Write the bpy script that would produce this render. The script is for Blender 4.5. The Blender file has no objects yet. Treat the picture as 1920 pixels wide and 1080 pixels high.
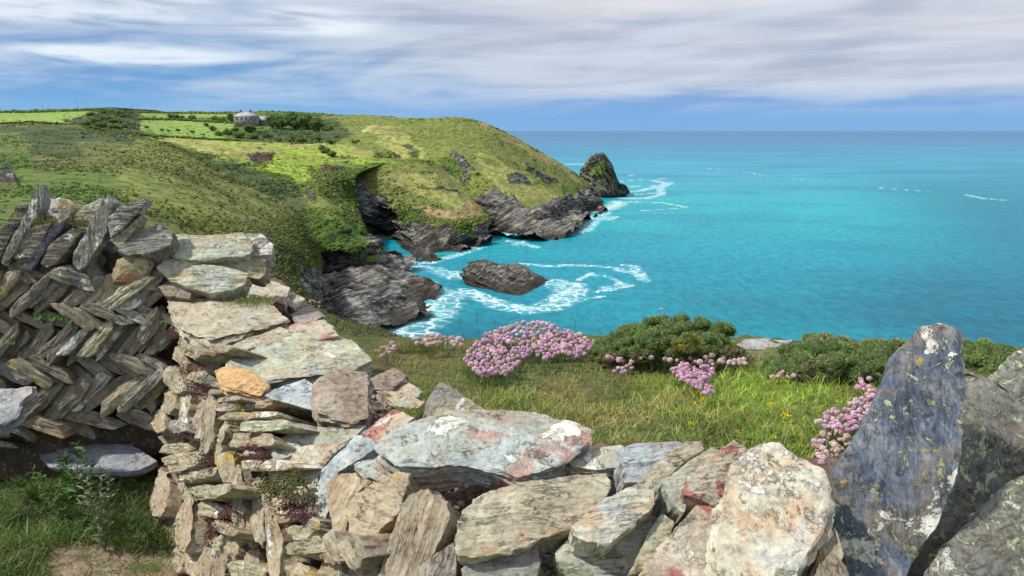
import bpy, math, random
import numpy as np
from mathutils import Vector, Matrix
SC = bpy.context.scene
COL = SC.collection
# ---------------------------------------------------------------- camera
EYE = np.array([0.0, 0.0, 60.0])          # metres above the sea
FPX = 1300.0
TILT = math.radians(12.79)
cam_d = bpy.data.cameras.new('camera'); cam = bpy.data.objects.new('camera', cam_d); COL.objects.link(cam)
cam.location = EYE; cam.rotation_euler = (math.radians(90) - TILT, 0, 0)
cam_d.sensor_width = 36.0; cam_d.lens = 36.0 * FPX / 1920.0
cam_d.clip_start = 0.05; cam_d.clip_end = 120000
SC.camera = cam
# ---------------------------------------------------------------- light
SUN_TO = Vector((-0.60, -0.10, 0.76)).normalized()
sd = bpy.data.lights.new('sun', 'SUN'); sd.energy = 4.1; sd.angle = math.radians(3.0); sd.color = (1.0, 0.95, 0.86)
so = bpy.data.objects.new('sun', sd); COL.objects.link(so)
so.rotation_euler = SUN_TO.to_track_quat('Z', 'Y').to_euler(); so.location = (0, 0, 200)
SC.view_settings.view_transform = 'Standard'; SC.view_settings.look = 'None'
SC.view_settings.gamma = 1; SC.view_settings.exposure = 0.32
SC.cycles.max_bounces = 5; SC.cycles.diffuse_bounces = 3; SC.cycles.glossy_bounces = 2; SC.cycles.transmission_bounces = 2
SC.cycles.use_denoising = True

# ---------------------------------------------------------------- node helpers
class NT:
    def __init__(s, tree): s.t = tree; s.n = tree.nodes; s.l = tree.links
    def put(s, sock, v):
        if v is None: return
        if isinstance(v, bpy.types.NodeSocket): s.l.new(v, sock)
        else:
            try: sock.default_value = v
            except Exception:
                sock.default_value = tuple(v) + (1.0,)
    def math(s, op, a, b=None, c=None, clamp=False):
        n = s.n.new('ShaderNodeMath'); n.operation = op; n.use_clamp = clamp
        for i, v in enumerate((a, b, c)): s.put(n.inputs[i], v)
        return n.outputs[0]
    def vmath(s, op, a, b=None):
        n = s.n.new('ShaderNodeVectorMath'); n.operation = op
        s.put(n.inputs[0], a); s.put(n.inputs[1], b)
        return n.outputs['Vector']
    def noise(s, vec, scale, detail=6, rough=.55, dist=0.0):
        n = s.n.new('ShaderNodeTexNoise'); s.put(n.inputs['Vector'], vec); n.inputs['Scale'].default_value = scale
        n.inputs['Detail'].default_value = detail; n.inputs['Roughness'].default_value = rough; n.inputs['Distortion'].default_value = dist
        return n.outputs['Fac']
    def voro(s, vec, scale, feat='F1', out='Distance', rnd=1.0):
        n = s.n.new('ShaderNodeTexVoronoi'); n.feature = feat; s.put(n.inputs['Vector'], vec)
        n.inputs['Scale'].default_value = scale; n.inputs['Randomness'].default_value = rnd
        return n.outputs[out]
    def step(s, v, lo, hi):   # smooth 0..1 between lo and hi
        n = s.n.new('ShaderNodeMapRange'); n.interpolation_type = 'SMOOTHSTEP'
        s.put(n.inputs['Value'], v); s.put(n.inputs['From Min'], lo); s.put(n.inputs['From Max'], hi)
        return n.outputs[0]
    def ramp(s, v, stops):
        n = s.n.new('ShaderNodeValToRGB'); s.put(n.inputs[0], v); e = n.color_ramp.elements
        while len(e) < len(stops): e.new(0.5)
        for k, (p, c) in enumerate(stops):
            e[k].position = p; e[k].color = tuple(c) + (1.0,) if len(c) == 3 else c
        return n.outputs[0]
    def mix(s, f, a, b, mode='MIX'):
        n = s.n.new('ShaderNodeMix'); n.data_type = 'RGBA'; n.blend_type = mode
        s.put(n.inputs[0], f); s.put(n.inputs[6], a); s.put(n.inputs[7], b)
        return n.outputs[2]
    def scale3(s, vec, v3):
        return s.vmath('MULTIPLY', vec, v3)
    def comb(s, x, y, z):
        n = s.n.new('ShaderNodeCombineXYZ')
        for i, v in enumerate((x, y, z)): s.put(n.inputs[i], v)
        return n.outputs[0]
    def sep(s, v):
        n = s.n.new('ShaderNodeSeparateXYZ'); s.put(n.inputs[0], v); return n.outputs
    def coord(s, kind='Object'):
        return s.n.new('ShaderNodeTexCoord').outputs[kind]
    def attr(s, name, out='Fac'):
        n = s.n.new('ShaderNodeAttribute'); n.attribute_name = name; return n.outputs[out]
    def bump(s, h, strength=.5, dist=.02, normal=None):
        n = s.n.new('ShaderNodeBump'); n.inputs['Strength'].default_value = strength; n.inputs['Distance'].default_value = dist
        s.put(n.inputs['Height'], h); s.put(n.inputs['Normal'], normal); return n.outputs[0]

def new_mat(name):
    m = bpy.data.materials.new(name); m.use_nodes = True
    t = NT(m.node_tree); bs = m.node_tree.nodes['Principled BSDF']
    bs.inputs['Specular IOR Level'].default_value = 0.25
    return m, t, bs

# ---------------------------------------------------------------- sky
w = bpy.data.worlds.new('World'); SC.world = w; w.use_nodes = True
t = NT(w.node_tree); bg = t.n['Background']
sky = t.n.new('ShaderNodeTexSky'); sky.sky_type = 'NISHITA'; sky.sun_disc = False
sky.sun_elevation = math.asin(SUN_TO.z); sky.sun_rotation = math.atan2(SUN_TO.x, SUN_TO.y)
sky.air_density = 1.0; sky.dust_density = 1.2; sky.ozone_density = 1.5
d = t.coord('Generated'); X, Y, Z = t.sep(d)
az = t.math('ARCTAN2', X, Y)                       # 0 straight out to sea, negative over the land
el = t.math('ARCSINE', Z)
def blob(a0, e0, ra, re, soft=1.0):                # a cloud bank round a heading and height
    dx = t.math('DIVIDE', t.math('SUBTRACT', az, a0), ra); dy = t.math('DIVIDE', t.math('SUBTRACT', el, e0), re)
    r = t.math('SQRT', t.math('ADD', t.math('MULTIPLY', dx, dx), t.math('MULTIPLY', dy, dy)))
    return t.math('SUBTRACT', 1.0, t.step(r, 0.0, soft))
pv = t.comb(t.math('MULTIPLY', az, 2.2), t.math('ADD', t.math('MULTIPLY', el, 11.0), t.math('MULTIPLY', az, -0.9)), 0.3)
n1 = t.noise(pv, 1.7, 8, .6, .5)
pv2 = t.comb(t.math('MULTIPLY', az, 3.0), t.math('MULTIPLY', el, 30.0), 1.7)
n2 = t.noise(pv2, 1.5, 5, .5, .7)
n3 = t.noise(t.comb(t.math('MULTIPLY', az, 5.0), t.math('MULTIPLY', el, 34.0), 4.2), 2.3, 6, .6, .4)
horizon = t.ramp(el, [(0.0, (0.22, 0.43, 0.74)), (0.02, (0.20, 0.41, 0.74)), (0.045, (0.22, 0.39, 0.70)), (0.085, (0.30, 0.44, 0.70)), (0.19, (0.36, 0.44, 0.66))])
leftc = t.ramp(el, [(0.0, (0.28, 0.52, 0.80)), (0.05, (0.16, 0.38, 0.70)), (0.10, (0.12, 0.31, 0.62)), (0.19, (0.30, 0.42, 0.64))])
left = t.step(t.math('MULTIPLY', az, -1), -0.10, 0.40)
base = t.mix(left, horizon, leftc)
right = t.math('SUBTRACT', 1.0, left)
soft = t.noise(t.comb(t.math('MULTIPLY', az, 1.6), t.math('ADD', t.math('MULTIPLY', el, 15.0), t.math('MULTIPLY', az, .5)), 8.1), 1.3, 4, .55, .3)
# grey lilac sheet that covers the sky over the sea above a clear blue band
edge = t.math('ADD', el, t.math('MULTIPLY', t.math('SUBTRACT', n1, .5), .035))
sheet = t.step(edge, t.math('ADD', .042, t.math('MULTIPLY', az, -.012)), t.math('ADD', .066, t.math('MULTIPLY', left, .10)))
sheet = t.math('MULTIPLY', sheet, t.math('SUBTRACT', 1.0, t.math('MULTIPLY', left, .45)))
cloudc = t.mix(t.step(t.math('ADD', t.math('MULTIPLY', soft, .6), t.math('MULTIPLY', n2, .4)), .38, .60), (0.48, 0.53, 0.63), (0.67, 0.69, 0.73))
base = t.mix(t.math('MULTIPLY', sheet, .88), base, cloudc)
thin = t.math('MULTIPLY', t.step(t.math('ADD', t.math('MULTIPLY', n1, .6), t.math('MULTIPLY', n2, .4)), .40, .62), t.step(el, .005, .06))
base = t.mix(t.math('MULTIPLY', thin, .66), base, (0.60, 0.69, 0.82))
dark = t.math('MULTIPLY', t.step(t.math('SUBTRACT', 1.0, n1), 0.46, 0.64), t.step(el, 0.03, 0.09))
base = t.mix(t.math('MULTIPLY', dark, 0.24), base, (0.20, 0.29, 0.50))
wl = t.math('MAXIMUM', t.math('MAXIMUM', blob(-.60, .148, .36, .048), blob(-.49, .090, .22, .022)), t.math('MAXIMUM', blob(-.27, .138, .15, .03), t.math('MULTIPLY', blob(-.36, .18, .3, .03), .9)))
wl = t.math('MULTIPLY', t.step(wl, 0.0, .7), t.step(t.math('ADD', t.math('MULTIPLY', n3, .5), t.math('MULTIPLY', n2, .5)), 0.36, 0.60))
base = t.mix(t.math('MULTIPLY', wl, 0.72), base, (0.88, 0.95, 1.0))
lil = t.math('MAXIMUM', blob(.40, .115, .36, .04), t.math('MULTIPLY', blob(.22, .165, .36, .03), .8))
base = t.mix(t.math('MULTIPLY', lil, t.math('MULTIPLY', t.step(soft, .34, .6), .75)), base, (0.80, 0.77, 0.79))
base = t.mix(1.0, base, (.84, .84, .84), 'MULTIPLY')
vis = t.math('SUBTRACT', 1.0, t.step(el, 0.30, 0.9))  # overhead the streaks give way to plain sky and the added cloud
over = t.mix(t.step(t.noise(d, 2.2, 5, .6), .36, .56), t.mix(1.0, sky.outputs[0], (0.15, 0.15, 0.15), 'MULTIPLY'), (.74, .77, .84))   # broken white cloud overhead, unseen, added to lift the shadows
skyc = t.mix(vis, over, base)
t.put(bg.inputs['Color'], skyc); bg.inputs['Strength'].default_value = 1.0

# ---------------------------------------------------------------- geometry helpers
TC, TS = math.cos(TILT), math.sin(TILT)
def rays(p):
    p = np.atleast_2d(np.asarray(p, float))
    x = (p[:, 0] - 960) / FPX; y = (540 - p[:, 1]) / FPX
    return np.stack([x, TC + y * TS, -TS + y * TC], 1)
def at(px, py, Yd):                                # point seen at (px,py), Yd metres ahead
    r = rays([(px, py)])[0]; return EYE + r * (Yd / r[1])
def on_plane(p, a, n):
    r = rays(p); tt = ((a - EYE) @ n) / (r @ n); return EYE + r * tt[:, None]
def on_z(px, py, z):                               # z is an absolute height
    r = rays([(px, py)])[0]; return EYE + r * ((z - EYE[2]) / r[2])
def pix(P):
    q = P - EYE; dep = q[:, 1] * TC - q[:, 2] * TS; up = q[:, 1] * TS + q[:, 2] * TC
    return 960 + FPX * q[:, 0] / dep, 540 - FPX * up / dep

def _h(i, j, k, s):
    n = (i * 374761393 + j * 668265263 + k * 1103515245 + s * 974634777) & 0xffffffff
    n = ((n ^ (n >> 13)) * 1274126177) & 0xffffffff
    n = ((n ^ (n >> 15)) * 2246822519) & 0xffffffff
    return ((n ^ (n >> 16)) & 0xffff) / 32767.5 - 1
def vn(p, s=0):
    f = np.floor(p).astype(np.int64); u = p - f; u = u * u * (3 - 2 * u); i, j, k = f.T; r = 0
    for a in (0, 1):
        for b in (0, 1):
            for c in (0, 1):
                r = r + _h(i + a, j + b, k + c, s) * (u[:, 0] if a else 1 - u[:, 0]) * (u[:, 1] if b else 1 - u[:, 1]) * (u[:, 2] if c else 1 - u[:, 2])
    return r
def fbm(p, o=4, s=0, g=.5):
    a, r, q = 1.0, 0, np.asarray(p, float)
    for k in range(o):
        r = r + a * vn(q, s + k * 17); q = q * 2.03 + 7.3; a *= g
    return r
def ridge(p, o=4, s=0):
    a, r, q = 1.0, 0, np.asarray(p, float)
    for k in range(o):
        r = r + a * (1 - 2 * np.abs(vn(q, s + k * 13))); q = q * 2.1 + 3.1; a *= .5
    return r
def sstep(x, a, b):
    u = np.clip((x - a) / (b - a), 0, 1); return u * u * (3 - 2 * u)

def mk(name, V, F, mat, parent=None, attrs=None, smooth=True, sharp=None, loc=None, rot=None, midx=None):
    me = bpy.data.meshes.new(name); V = np.ascontiguousarray(V, np.float32)
    Fs = F if isinstance(F, (list, tuple)) else [F]
    Fs = [np.asarray(f, np.int32) for f in Fs if len(f)]
    me.vertices.add(len(V)); me.vertices.foreach_set('co', V.ravel())
    loops = np.concatenate([f.ravel() for f in Fs]); sizes = np.concatenate([np.full(len(f), f.shape[1], np.int32) for f in Fs])
    me.loops.add(len(loops)); me.loops.foreach_set('vertex_index', loops)
    me.polygons.add(len(sizes)); st = np.zeros(len(sizes), np.int32); st[1:] = np.cumsum(sizes)[:-1]
    me.polygons.foreach_set('loop_start', st); me.polygons.foreach_set('loop_total', sizes)
    if smooth: me.polygons.foreach_set('use_smooth', np.ones(len(sizes), bool))
    for m in (mat if isinstance(mat, (list, tuple)) else [mat]): me.materials.append(m)
    if midx is not None: me.polygons.foreach_set('material_index', np.asarray(midx, np.int32))
    me.update(calc_edges=True)
    if attrs:
        for k, v in attrs.items():
            v = np.asarray(v, np.float32)
            if v.ndim == 2:
                a = me.attributes.new(k, 'FLOAT_COLOR', 'POINT'); c = np.ones((len(V), 4), np.float32); c[:, :3] = v; a.data.foreach_set('color', c.ravel())
            else:
                a = me.attributes.new(k, 'FLOAT', 'POINT'); a.data.foreach_set('value', v)
    if sharp: me.set_sharp_from_angle(angle=math.radians(sharp))
    o = bpy.data.objects.new(name, me); COL.objects.link(o)
    if loc is not None: o.location = loc
    if rot is not None: o.rotation_euler = rot
    if parent is not None: o.parent = parent
    return o
def tag(o, label=None, cat=None, group=None, kind=None):
    if label: o['label'] = label
    if cat:
        o['category'] = cat
        if not kind: kind = 'thing'
    if group: o['group'] = group
    if kind: o['kind'] = kind
    return o
def empty(name, loc, label=None, cat=None, group=None, rz=0):
    o = bpy.data.objects.new(name, None); COL.objects.link(o); o.location = loc; o.rotation_euler = (0, 0, rz)
    o.empty_display_size = .1
    return tag(o, label, cat, group)
def grid_faces(nr, nc, wrap=False):
    r = np.arange(nr - 1)[:, None]; c = np.arange(nc if wrap else nc - 1)[None, :]
    a = r * nc + c; b = r * nc + (c + 1) % nc; return np.stack([a, b, b + nc, a + nc], -1).reshape(-1, 4)
def in_poly(x, y, poly):
    r = np.zeros(len(x), bool); n = len(poly)
    for i in range(n):
        x1, y1 = poly[i]; x2, y2 = poly[(i + 1) % n]
        if y1 == y2: continue
        c = ((y1 > y) != (y2 > y)) & (x < (x2 - x1) * (y - y1) / (y2 - y1) + x1); r ^= c
    return r
def seg_dist(x, y, pts, closed=False):
    d = np.full(len(x), 1e9); n = len(pts)
    for i in range(n if closed else n - 1):
        x1, y1 = pts[i]; x2, y2 = pts[(i + 1) % n]; dx, dy = x2 - x1, y2 - y1; L = dx * dx + dy * dy + 1e-9
        u = np.clip(((x - x1) * dx + (y - y1) * dy) / L, 0, 1)
        d = np.minimum(d, np.hypot(x - x1 - u * dx, y - y1 - u * dy))
    return d
def catmull(P, n):
    P = np.asarray(P, float); m = len(P); Q = np.vstack([2 * P[0] - P[1], P, 2 * P[-1] - P[-2]])
    s = np.linspace(0, m - 1, n); i = np.minimum(s.astype(int), m - 2); u = (s - i)[:, None]
    a, b, c, e = Q[i], Q[i + 1], Q[i + 2], Q[i + 3]
    return .5 * (2 * b + (c - a) * u + (2 * a - 5 * b + 4 * c - e) * u * u + (3 * b - a - 3 * c + e) * u ** 3)
def join(parts):
    Vs, Fs, As, o = [], {}, [], 0
    for pr in parts:
        V, F = pr[0], pr[1]; Vs.append(V)
        for f in (F if isinstance(F, list) else [F]): Fs.setdefault(f.shape[1], []).append(f + o)
        o += len(V)
    return np.vstack(Vs), [np.vstack(v) for v in Fs.values()]
# ================================================================ terrain material
def land_mat(name, strata_dir, bushy=1.0, rs=1.0):
    m, t, bs = new_mat(name); co = t.coord('Object')
    cov = t.attr('cover', 'Color'); rk = t.attr('rock')
    nz = t.noise(co, .035, 5, .6); n2 = t.noise(co, .22, 8, .68); n3 = t.noise(co, 1.1, 4, .7)
    # vegetation: hummocks and tufts
    tuft = t.voro(co, .55, 'SMOOTH_F1')
    g = t.mix(t.step(n2, .36, .62), t.mix(1.0, cov, (.42, .56, .38), 'MULTIPLY'), t.mix(1.0, cov, (1.35, 1.22, 1.15), 'MULTIPLY'))
    g = t.mix(t.math('MULTIPLY', t.step(nz, .48, .66), .45), g, (0.115, 0.095, 0.04))
    g = t.mix(t.math('MULTIPLY', t.step(t.math('ADD', t.math('MULTIPLY', n2, .6), t.math('MULTIPLY', n3, .4)), .545, .62), .38), g, (0.028, 0.042, 0.016))
    g = t.mix(t.math('MULTIPLY', t.step(n3, .3, .75), .35), g, t.mix(1.0, g, (1.5, 1.45, 1.3), 'MULTIPLY'))
    # rock: thin tilted beds, dark faces with pale quartz streaks
    rot = t.n.new('ShaderNodeMapping'); t.put(rot.inputs['Vector'], co); rot.inputs['Rotation'].default_value = strata_dir
    sv = t.scale3(rot.outputs[0], (.055 * rs, .13 * rs, .52 * rs))
    r1 = t.noise(sv, 1.0, 9, .68, .9); r2 = t.noise(sv, 3.1, 7, .7, .5); r3 = t.noise(co, .05 * rs, 5, .65)
    rc = t.ramp(r1, [(.33, (.035, .035, .04)), (.42, (.11, .108, .105)), (.48, (.24, .235, .21)), (.54, (.42, .41, .365)), (.62, (.68, .67, .62))])
    rc = t.mix(t.math('MULTIPLY', t.step(r2, .50, .68), .6), rc, (.46, .45, .40))
    rc = t.mix(t.step(r3, .46, .57), rc, t.mix(1.0, rc, (.38, .36, .34), 'MULTIPLY'))
    rc = t.mix(t.math('MULTIPLY', t.step(t.noise(co, .12 * rs, 5, .6), .5, .62), .6), rc, t.mix(1.0, rc, (1.25, 1.08, .8), 'MULTIPLY'))
    rc = t.mix(t.math('MULTIPLY', t.step(t.noise(co, .5, 5, .7), .56, .64), .35), rc, (.07, .085, .03))
    crk0 = t.math('SUBTRACT', 1.0, t.step(t.math('ABSOLUTE', t.math('SUBTRACT', t.noise(sv, 1.7, 7, .7, .8), .5)), .0, .05))
    rc = t.mix(t.math('MULTIPLY', crk0, .8), rc, (.012, .012, .014))
    stv = t.noise(t.scale3(rot.outputs[0], (.04 * rs, .16 * rs, 1.1 * rs)), 1.0, 7, .7, .6)
    rc = t.mix(t.math('MULTIPLY', t.step(stv, .55, .60), .75), rc, (.62, .61, .56))
    # wet, weed-dark band above the water
    z = t.sep(co)[2]
    wet = t.math('SUBTRACT', 1.0, t.step(t.math('ADD', z, t.math('MULTIPLY', n2, 7.0)), 4.5, 7.5))
    rc = t.mix(t.math('MULTIPLY', wet, .88), rc, t.mix(t.step(r2, .42, .66), (.022, .018, .015), (.13, .10, .072)))
    edge = t.step(t.math('ADD', rk, t.math('MULTIPLY', t.math('SUBTRACT', t.math('ADD', t.math('MULTIPLY', n2, .5), t.math('MULTIPLY', r3, .5)), .5), 2.2)), .42, .56)
    t.put(bs.inputs['Base Color'], t.mix(edge, g, rc)); bs.inputs['Roughness'].default_value = .9
    hv = t.math('ADD', t.math('MULTIPLY', n2, 1.6 * bushy), t.math('MULTIPLY', tuft, .9 * bushy))
    crk = t.math('SUBTRACT', 1.0, t.step(t.math('ABSOLUTE', t.math('SUBTRACT', r1, .5)), .0, .035))
    hr = t.math('ADD', t.math('ADD', t.math('MULTIPLY', r1, 9.0), t.math('MULTIPLY', crk, -1.2)), t.math('MULTIPLY', r2, 4.0))
    hm = t.n.new('ShaderNodeMix'); t.put(hm.inputs[0], edge); t.put(hm.inputs[2], hv); t.put(hm.inputs[3], hr)
    t.put(bs.inputs['Normal'], t.bump(hm.outputs[0], .85, 1.0))
    return m

C_HEATH = (.100, .118, .032); C_OLIVE = (.140, .172, .042); C_GREEN = (.075, .130, .022); C_SUNLIT = (.22, .31, .038)  # the lime is grass brightened to paint in sunlit patches
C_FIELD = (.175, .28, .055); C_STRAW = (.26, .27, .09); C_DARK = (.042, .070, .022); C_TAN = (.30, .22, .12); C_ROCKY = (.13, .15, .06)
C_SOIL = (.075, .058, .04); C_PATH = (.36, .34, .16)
# land cover and lime patches of painted sunlight, traced as outlines on the ground: (colour, rock 0..1 or None, outline, soft edge)
COVER = {
 'near': [(C_OLIVE, None, [(180, 262), (330, 282), (560, 425), (600, 520), (560, 480), (400, 360), (300, 300)], 14),
          (C_GREEN, None, [(-50, 340), (60, 375), (60, 460), (-50, 460)], 12), (C_GREEN, None, [(20, 250), (70, 300), (60, 330), (110, 350), (60, 400), (-20, 300)], 10),
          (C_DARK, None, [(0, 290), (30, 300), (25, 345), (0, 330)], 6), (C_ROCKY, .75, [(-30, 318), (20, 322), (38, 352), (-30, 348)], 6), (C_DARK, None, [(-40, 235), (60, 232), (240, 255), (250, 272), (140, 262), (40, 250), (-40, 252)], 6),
          (C_DARK, None, [(50, 258), (130, 262), (150, 290), (60, 285)], 12), (C_SOIL, None, [(405, 372), (440, 378), (440, 396), (410, 390)], 5),
          (C_OLIVE, None, [(260, 300), (420, 370), (500, 460), (380, 440), (200, 350)], 30), (C_GREEN, None, [(80, 320), (200, 330), (240, 420), (100, 420)], 35),
          (C_ROCKY, 1.0, [(560, 505), (640, 500), (640, 640), (600, 570), (555, 530)], 5)],
 'valley': [(C_SUNLIT, None, [(330, 272), (480, 272), (700, 280), (760, 300), (620, 318), (470, 322), (400, 300)], 12),
            (C_STRAW, None, [(300, 262), (420, 262), (560, 280), (470, 296), (350, 284)], 6),
            (C_SUNLIT, None, [(510, 300), (575, 305), (600, 345), (560, 350), (520, 322), (480, 318)], 8),
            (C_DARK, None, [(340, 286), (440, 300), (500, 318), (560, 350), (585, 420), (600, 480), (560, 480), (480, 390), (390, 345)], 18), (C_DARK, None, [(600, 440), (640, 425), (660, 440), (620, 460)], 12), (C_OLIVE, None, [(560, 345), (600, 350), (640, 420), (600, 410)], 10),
            (C_OLIVE, None, [(575, 318), (605, 322), (690, 420), (680, 428), (620, 370)], 6),
            (C_SOIL, None, [(468, 292), (490, 288), (513, 290), (508, 304), (478, 307)], 6), (C_SOIL, None, [(596, 313), (620, 310), (650, 309), (646, 318), (606, 320)], 5),
            (C_ROCKY, 1.0, [(560, 462), (600, 468), (640, 462), (662, 478), (690, 450), (700, 440), (800, 480), (860, 620), (540, 620)], 5),
            (C_ROCKY, .55, [(571, 352), (578, 352), (590, 378), (584, 380)], 3), (C_ROCKY, .5, [(540, 388), (548, 388), (548, 408), (540, 408)], 3),
            (C_SUNLIT, .0, [(690, 488), (715, 468), (735, 486), (712, 494)], 3)],
 'mid': [(C_OLIVE, None, [(640, 300), (800, 300), (920, 400), (900, 420), (780, 400), (660, 350)], 10),
         (C_STRAW, None, [(720, 330), (820, 318), (880, 362), (900, 400), (820, 380), (740, 350)], 14),
         (C_TAN, None, [(780, 388), (850, 398), (905, 375), (900, 408), (850, 410), (790, 400)], 8),
         (C_SUNLIT, None, [(600, 318), (690, 300), (760, 303), (720, 318), (650, 330)], 6),
         (C_SOIL, None, [(596, 313), (620, 310), (650, 309), (646, 318), (606, 320)], 5),
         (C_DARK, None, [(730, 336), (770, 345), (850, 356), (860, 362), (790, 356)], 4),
         (C_PATH, None, [(760, 348), (858, 361), (858, 364), (760, 351)], 2),
         (C_ROCKY, .52, [(632, 326), (680, 338), (690, 362), (722, 374), (700, 410), (650, 380)], 5),
         (C_ROCKY, 1.0, [(648, 366), (682, 366), (722, 374), (730, 390), (770, 405), (800, 425), (840, 420), (862, 432), (905, 420), (925, 425), (925, 520), (690, 520), (640, 360)], 5),
         (C_GREEN, .0, [(846, 425), (880, 415), (885, 440), (855, 442)], 5),
         (C_GREEN, 0.1, [(745, 400), (790, 395), (800, 410), (770, 420)], 5)],
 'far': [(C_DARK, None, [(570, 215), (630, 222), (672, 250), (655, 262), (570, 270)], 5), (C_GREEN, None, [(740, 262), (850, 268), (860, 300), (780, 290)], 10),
         (C_OLIVE, None, [(640, 218), (1000, 250), (1110, 380), (900, 380), (760, 300), (640, 240)], 10),
         (C_STRAW, None, [(690, 235), (760, 250), (800, 300), (760, 300), (700, 262)], 10), ((.23, .20, .085), None, [(905, 228), (1000, 270), (1090, 335), (1085, 340), (980, 278), (905, 236)], 8),
         (C_STRAW, None, [(900, 300), (1000, 330), (1040, 370), (980, 370), (910, 340)], 18),
         (C_PATH, None, [(676, 252), (690, 238), (712, 233), (693, 241), (680, 256)], 2),
         (C_SOIL, None, [(752, 272), (760, 270), (772, 272), (770, 279), (760, 276)], 3), (C_DARK, None, [(768, 287), (776, 285), (786, 290), (784, 296), (772, 294)], 6),
         (C_SOIL, None, [(737, 290), (748, 290), (748, 298), (738, 297)], 2), (C_SOIL, None, [(726, 255), (738, 258), (737, 264), (728, 262)], 3),
         (C_ROCKY, 1.0, [(838, 302), (850, 315), (884, 320), (870, 372), (850, 368), (820, 320)], 3),
         (C_ROCKY, .62, [(846, 284), (866, 300), (886, 345), (895, 350), (884, 360), (870, 345), (850, 310)], 4),
         (C_GREEN, 0, [(815, 297), (840, 297), (880, 350), (872, 380), (850, 330)], 6),
         (C_ROCKY, .62, [(980, 305), (1010, 318), (1060, 340), (1055, 346), (1010, 335), (985, 316)], 4),
         (C_ROCKY, .6, [(950, 332), (975, 330), (1000, 340), (990, 348), (955, 342)], 4),
         (C_ROCKY, .9, [(895, 368), (930, 362), (960, 372), (985, 395), (1010, 398), (1040, 375), (1070, 366), (1105, 352), (1150, 400), (1100, 460), (880, 460)], 5),
         (C_GREEN, .1, [(1045, 345), (1075, 345), (1100, 356), (1075, 366), (1050, 360)], 4)],
 'plateau': [(C_FIELD, None, [(-80, 214), (120, 209), (206, 209), (150, 226), (110, 238), (60, 235), (-80, 240)], 1.5),
             (C_FIELD, None, [(258, 224), (330, 224), (452, 232), (440, 246), (412, 258), (300, 254), (262, 246)], 1.5),
             (C_FIELD, None, [(262, 212), (320, 213), (440, 213), (440, 219), (330, 221), (262, 218)], 1),
             (C_STRAW, None, [(240, 252), (420, 262), (600, 268), (700, 260), (700, 300), (300, 300)], 5),
             (C_SUNLIT, None, [(400, 262), (640, 275), (700, 300), (500, 300)], 12),
             (C_GREEN, None, [(440, 226), (540, 228), (580, 245), (500, 250), (440, 246)], 4),
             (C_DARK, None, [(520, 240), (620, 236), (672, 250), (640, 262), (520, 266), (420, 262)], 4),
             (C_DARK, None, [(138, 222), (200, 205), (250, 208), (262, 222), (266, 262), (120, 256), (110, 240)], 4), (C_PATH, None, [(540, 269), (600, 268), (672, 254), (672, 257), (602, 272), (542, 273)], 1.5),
             (C_STRAW, None, [(640, 222), (720, 226), (720, 262), (680, 256), (650, 236)], 5)],
 'stack': [((.22, .24, .12), .56, [(1000, 200), (1250, 200), (1250, 400), (1000, 400)], 3), ((.13, .19, .06), .36, [(1112, 305), (1130, 296), (1142, 318), (1125, 330), (1110, 325)], 6)],
 'all': [(C_ROCKY, 1.0, [(-9999, -9999), (9999, -9999), (9999, 9999), (-9999, 9999)], 3)],
}
SAW = {}
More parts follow.
